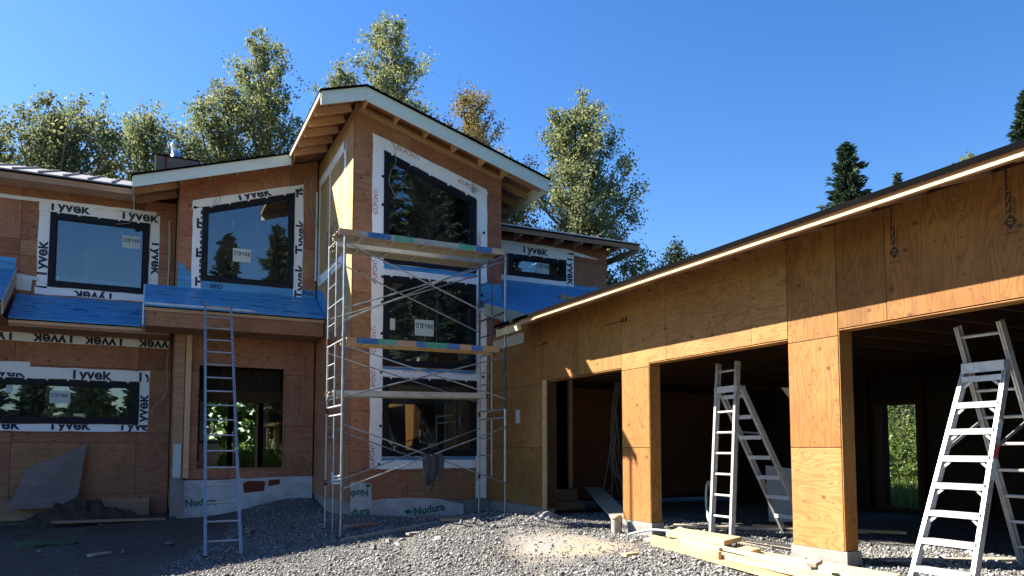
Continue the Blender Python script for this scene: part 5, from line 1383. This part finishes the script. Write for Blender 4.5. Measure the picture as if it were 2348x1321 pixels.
def conifer(label, x, y, top, rad, seed, base=0.0, group='dark conifers beyond the garage', n=17000, leaf=.30, name='conifer_tree'):
    r = np.random.RandomState(seed); h = top - base
    t = thing(name, label, 'tree', (x, y, base), group)
    g = G(); g.tube([(x, y, base - .2), (x, y, base + h * .5), (x, y, top)], [.014 * h + .05, .008 * h + .03, .015], 8)
    pts = []; k = 0; z = base + h * .06
    while z < top - .25:
        f = (z - base) / h; L = rad * (1 - f) ** .8 * r.uniform(.62, 1.12) + .14
        for j in range(6):
            a = k * 1.1 + j * 1.047 + r.uniform(-.3, .3); l = L * r.uniform(.5, 1.15)
            d = Vector((math.cos(a), math.sin(a), 0)); q = [Vector((x, y, z)), Vector((x, y, z)) + d*l*.55 + Vector((0, 0, -.10*l)), Vector((x, y, z)) + d*l + Vector((0, 0, -.02*l))]
            g.tube(q, [.012*l+.008, .008*l+.004, .004], 4, False)
            m = max(4, int(l * 26))
            for s_ in r.uniform(.12, 1.05, m):
                c = q[0].lerp(q[1], s_ * 2) if s_ < .5 else q[1].lerp(q[2], s_ * 2 - 1)
                side = r.normal() * .22 * l * (1.15 - s_)
                pts.append((c.x - d.y * side + r.normal()*.04, c.y + d.x * side + r.normal()*.04, c.z + r.normal() * .06 - abs(side) * .3, d.x * .8 - d.y * side, d.y * .8 + d.x * side))
        k += 1; z += max(.13, .024 * h * (1.1 - f))
    g.build('trunk', MAT['bark_dark'], t)
    A = np.array(pts)
    if len(A) > n: A = A[r.choice(len(A), n, False)]
    m = len(A); d = np.stack([A[:, 3], A[:, 4], r.normal(size=m) * .35 + .1], 1); d /= np.linalg.norm(d, axis=1)[:, None]
    e = np.cross(d, r.normal(size=(m, 3))); e /= np.linalg.norm(e, axis=1)[:, None]
    L = leaf * r.uniform(.6, 1.3, m); W = L * .30; P = A[:, :3]
    V = np.stack([P - d*L[:, None]/2, P + e*W[:, None]/2, P + d*L[:, None]/2, P - e*W[:, None]/2], 1)
    me = fast_mesh('crown', V.reshape(-1, 3) - np.array([x, y, base]), np.arange(4*m).reshape(-1, 4)); me.materials.append(MAT['needle'])
    link(bpy.data.objects.new('crown', me), t); return t

broadleaf('cottonwood at the far left edge behind the metal roof', -6.3, 38, 16.0, 2.3, 1, nleaf=11000)
broadleaf('broad cottonwood second from the left above the metal roof', -3.9, 36.5, 16.4, 3.5, 2, nleaf=19000)
broadleaf('shorter cottonwood rising left of the flue pipe', -0.6, 37.5, 17.6, 3.2, 3, nleaf=17000)
broadleaf('thin-topped cottonwood just right of the flue pipe', 2.3, 38, 20.3, 2.9, 4, nleaf=14000)
broadleaf('tall cottonwood above the trapezoid window', 5.3, 38.5, 23.7, 3.0, 5, nleaf=20000)
broadleaf('slender cottonwood behind the tower roof on its left', 8.2, 38.5, 22.6, 2.4, 6, nleaf=12000)
broadleaf('tallest cottonwood directly behind the tower peak', 11.9, 38, 26.1, 3.2, 7, nleaf=21000)
broadleaf('golden cottonwood to the right of the tower peak', 15.9, 38, 23.4, 3.1, 8, 'leaf_gold', nleaf=16000)
broadleaf('large full cottonwood standing behind the right wing roof', 18.6, 30, 18.9, 3.1, 9, nleaf=26000, low=.12)
broadleaf('small leafy tree peeking over the garage roof beside the right wing', 23.6, 30, 12.3, 1.6, 10, nleaf=6000)
broadleaf('low cottonwood between the right wing and the tower', 15.2, 33, 14.6, 2.8, 12, nleaf=14000)
broadleaf('small broadleaf treetop above the garage roof at right', 48.5, 30, 22.0, 1.8, 11, nleaf=2500, leaf=.26, group=None)
conifer('dark conifer rising above the middle of the garage roof', 37.1, 30, 20.2, 4.9, 31, n=40000, leaf=.42)
conifer('tiny conifer tip just right of the big dark conifer', 41.6, 30, 19.0, 1.5, 32, n=9000, leaf=.36)
conifer('conifer branches at the right edge above the garage roof', 55.8, 30, 27.5, 5.0, 33, n=24000, leaf=.5)
# lower growth behind, seen through the windows
for i, (x, y, top, rad, s_) in enumerate(((-6.5, 33, 9.5, 2.6, 41), (-2.5, 34, 10.0, 2.6, 42), (-0.6, 42, 10.5, 2.4, 43), (6.8, 42, 10.0, 2.8, 44), (9.0, 34, 10.8, 2.6, 45), (12.6, 34.5, 11.0, 2.6, 46))):
    broadleaf('young cottonwood filling the row behind the house, %s from the left' % ('first', 'second', 'third', 'fourth', 'fifth', 'sixth')[i], x, y, top, rad, s_, base=.7, nleaf=9000, leaf=.2, low=.05, group='young trees right behind the house')
def bush(label, x, y, rx, ry, h, seed, n=5000, base=.3, leaf=.12, mat='leaf_bush'):
    r = np.random.RandomState(seed); t = thing('bush', label, 'bush', (x, y, base), 'bushes behind the buildings'); g = G()
    for k in range(9):
        a = k * .7; g.tube([(x, y, base), (x + .5*rx*math.cos(a), y + .5*ry*math.sin(a), base + h*.5), (x + .8*rx*math.cos(a), y + .8*ry*math.sin(a), base + h*.8)], [.03, .02, .008], 5)
    g.build('stem', MAT['bark'], t)
    c = r.normal(size=(60, 3)) * [.45, .45, .28]; c[:, 2] = np.abs(c[:, 2]) + .1
    idx = r.randint(0, 60, n); P = c[idx] + r.normal(size=(n, 3)) * .13
    P = P * [rx, ry, h] + [x, y, base]; P[:, 2] = np.maximum(P[:, 2], base)
    leaf_cards('foliage', P, leaf, mat, t, r)
for i, (x, y, rx, ry, h, s_) in enumerate(((22.2, 15.6, 2.2, 1.8, 2.6, 51), (25.5, 18.0, 2.8, 2.4, 5.2, 52), (23.6, 18.6, 2.4, 2.0, 4.0, 53), (20.6, 14.6, 1.1, .9, .9, 54))):
    bush('leafy bush behind the garage, seen through its rear doorway, %s' % ('nearest the door frame', 'tallest at the back', 'deepest in shade', 'lowest in front')[i], x, y, rx, ry, h, s_, n=7000)
def grass():
    r = np.random.RandomState(9); n = 26000
    P = np.concatenate([np.stack([r.uniform(-8, 12, n), r.uniform(28, 33, n)], 1), np.stack([r.uniform(13.6, 22, 9000), r.uniform(8, 17, 9000)], 1)])
    n = len(P); z = gh(P[:, 0], P[:, 1]); h = r.uniform(.15, .5, n); a = r.uniform(0, 6.28, n); w = .02
    V = np.stack([np.stack([P[:, 0]-w*np.cos(a), P[:, 1]-w*np.sin(a), z], 1), np.stack([P[:, 0]+w*np.cos(a), P[:, 1]+w*np.sin(a), z], 1),
                  np.stack([P[:, 0]+r.normal(size=n)*.1, P[:, 1]+r.normal(size=n)*.1, z+h], 1)], 1)
    me = fast_mesh('grass', V.reshape(-1, 3), np.arange(3*n).reshape(-1, 3)); me.materials.append(MAT['grass'])
    tag(link(bpy.data.objects.new('grass', me)), 'sunlit green grass growing behind the house', 'grass', kind='stuff')
grass()
def distant_wood():
    r = np.random.RandomState(77); n = 42000
    x = r.uniform(-45, 75, n); y = r.uniform(44, 52, n) - .25 * np.abs(x - 12)
    h = 8.5 + 1.5 * np.sin(x * .7) + 1.2 * np.sin(x * 1.9 + 1)
    P = np.stack([x, y, r.uniform(0, 1, n) ** .9 * h], 1)
    d = r.normal(size=(n, 3)); d /= np.linalg.norm(d, axis=1)[:, None]
    e = np.cross(d, r.normal(size=(n, 3))); e /= np.linalg.norm(e, axis=1)[:, None]
    L = r.uniform(.35, .8, n)[:, None]
    V = np.stack([P - d*L/2, P + e*L*.35, P + d*L/2, P - e*L*.35], 1)
    me = fast_mesh('distant_wood', V.reshape(-1, 3), np.arange(4*n).reshape(-1, 4)); me.materials.append(MAT['leaf_bush'])
    tag(link(bpy.data.objects.new('distant_wood', me)), 'dark edge of the wood far behind the house', 'wood', kind='stuff')
distant_wood()
# wooded slope and trees across the drive behind the viewer: mirrored in the window panes
def hillside():
    r = np.random.RandomState(5)
    ax = np.linspace(-70, 110, 91); ay = np.linspace(-120, -30, 46); X, Y = np.meshgrid(ax, ay)
    Z = 27 * sstep(-31, -75, Y) * (0.22 + 0.78 * sstep(2, 26, X)) + 0.6 * r.normal(size=X.shape) * sstep(-31, -40, Y) - .3
    V = np.stack([X.ravel(), Y.ravel(), Z.ravel()], 1); nx = len(ax)
    i = (np.arange(len(ay) - 1)[:, None] * nx + np.arange(nx - 1)[None]).ravel()
    me = fast_mesh('hillside', V, np.stack([i, i + 1, i + nx + 1, i + nx], 1)); me.materials.append(MAT['hill'])
    o = link(bpy.data.objects.new('hillside', me)); o['kind'] = 'structure'
MAT['hill'] = mat2('wooded_slope', (0.030, 0.045, 0.022), (0.015, 0.026, 0.014), (.5, .5, .5), .95, bstr=1.0)
hillside()
NTH = ('first', 'second', 'third', 'fourth', 'fifth', 'sixth', 'seventh', 'eighth', 'ninth', 'tenth', 'eleventh', 'twelfth', 'thirteenth', 'fourteenth', 'fifteenth', 'sixteenth', 'seventeenth', 'eighteenth')
BK = [(-14, -22, 8.0, 2.8, 60), (-10.5, -24, 9.0, 3.0, 71), (-7.2, -23, 7.5, 2.8, 72), (-4.0, -26, 9.0, 3.0, 61), (-.8, -22, 6.8, 2.4, 73), (5.3, -25, 18.5, 3.6, 62), (9.0, -24, 19.5, 4.0, 63), (11.4, -23, 25, 4.6, 68), (13.6, -20, 28.0, 5.2, 64), (15.4, -26, 31, 5, 69),
      (17.6, -20, 28.0, 5.2, 65), (21.5, -24, 28, 5, 74), (24, -19, 27.0, 5, 66), (27, -23, 27, 5, 75), (29.8, -18, 25.0, 5, 67), (35, -17, 24, 5, 70)]
for i, (x, y, top, rad, s_) in enumerate(BK):
    conifer('conifer across the drive, mirrored in the window panes, %s from the left' % NTH[i], x, y, top, rad, s_, n=18000, leaf=.7, group='conifers across the drive')
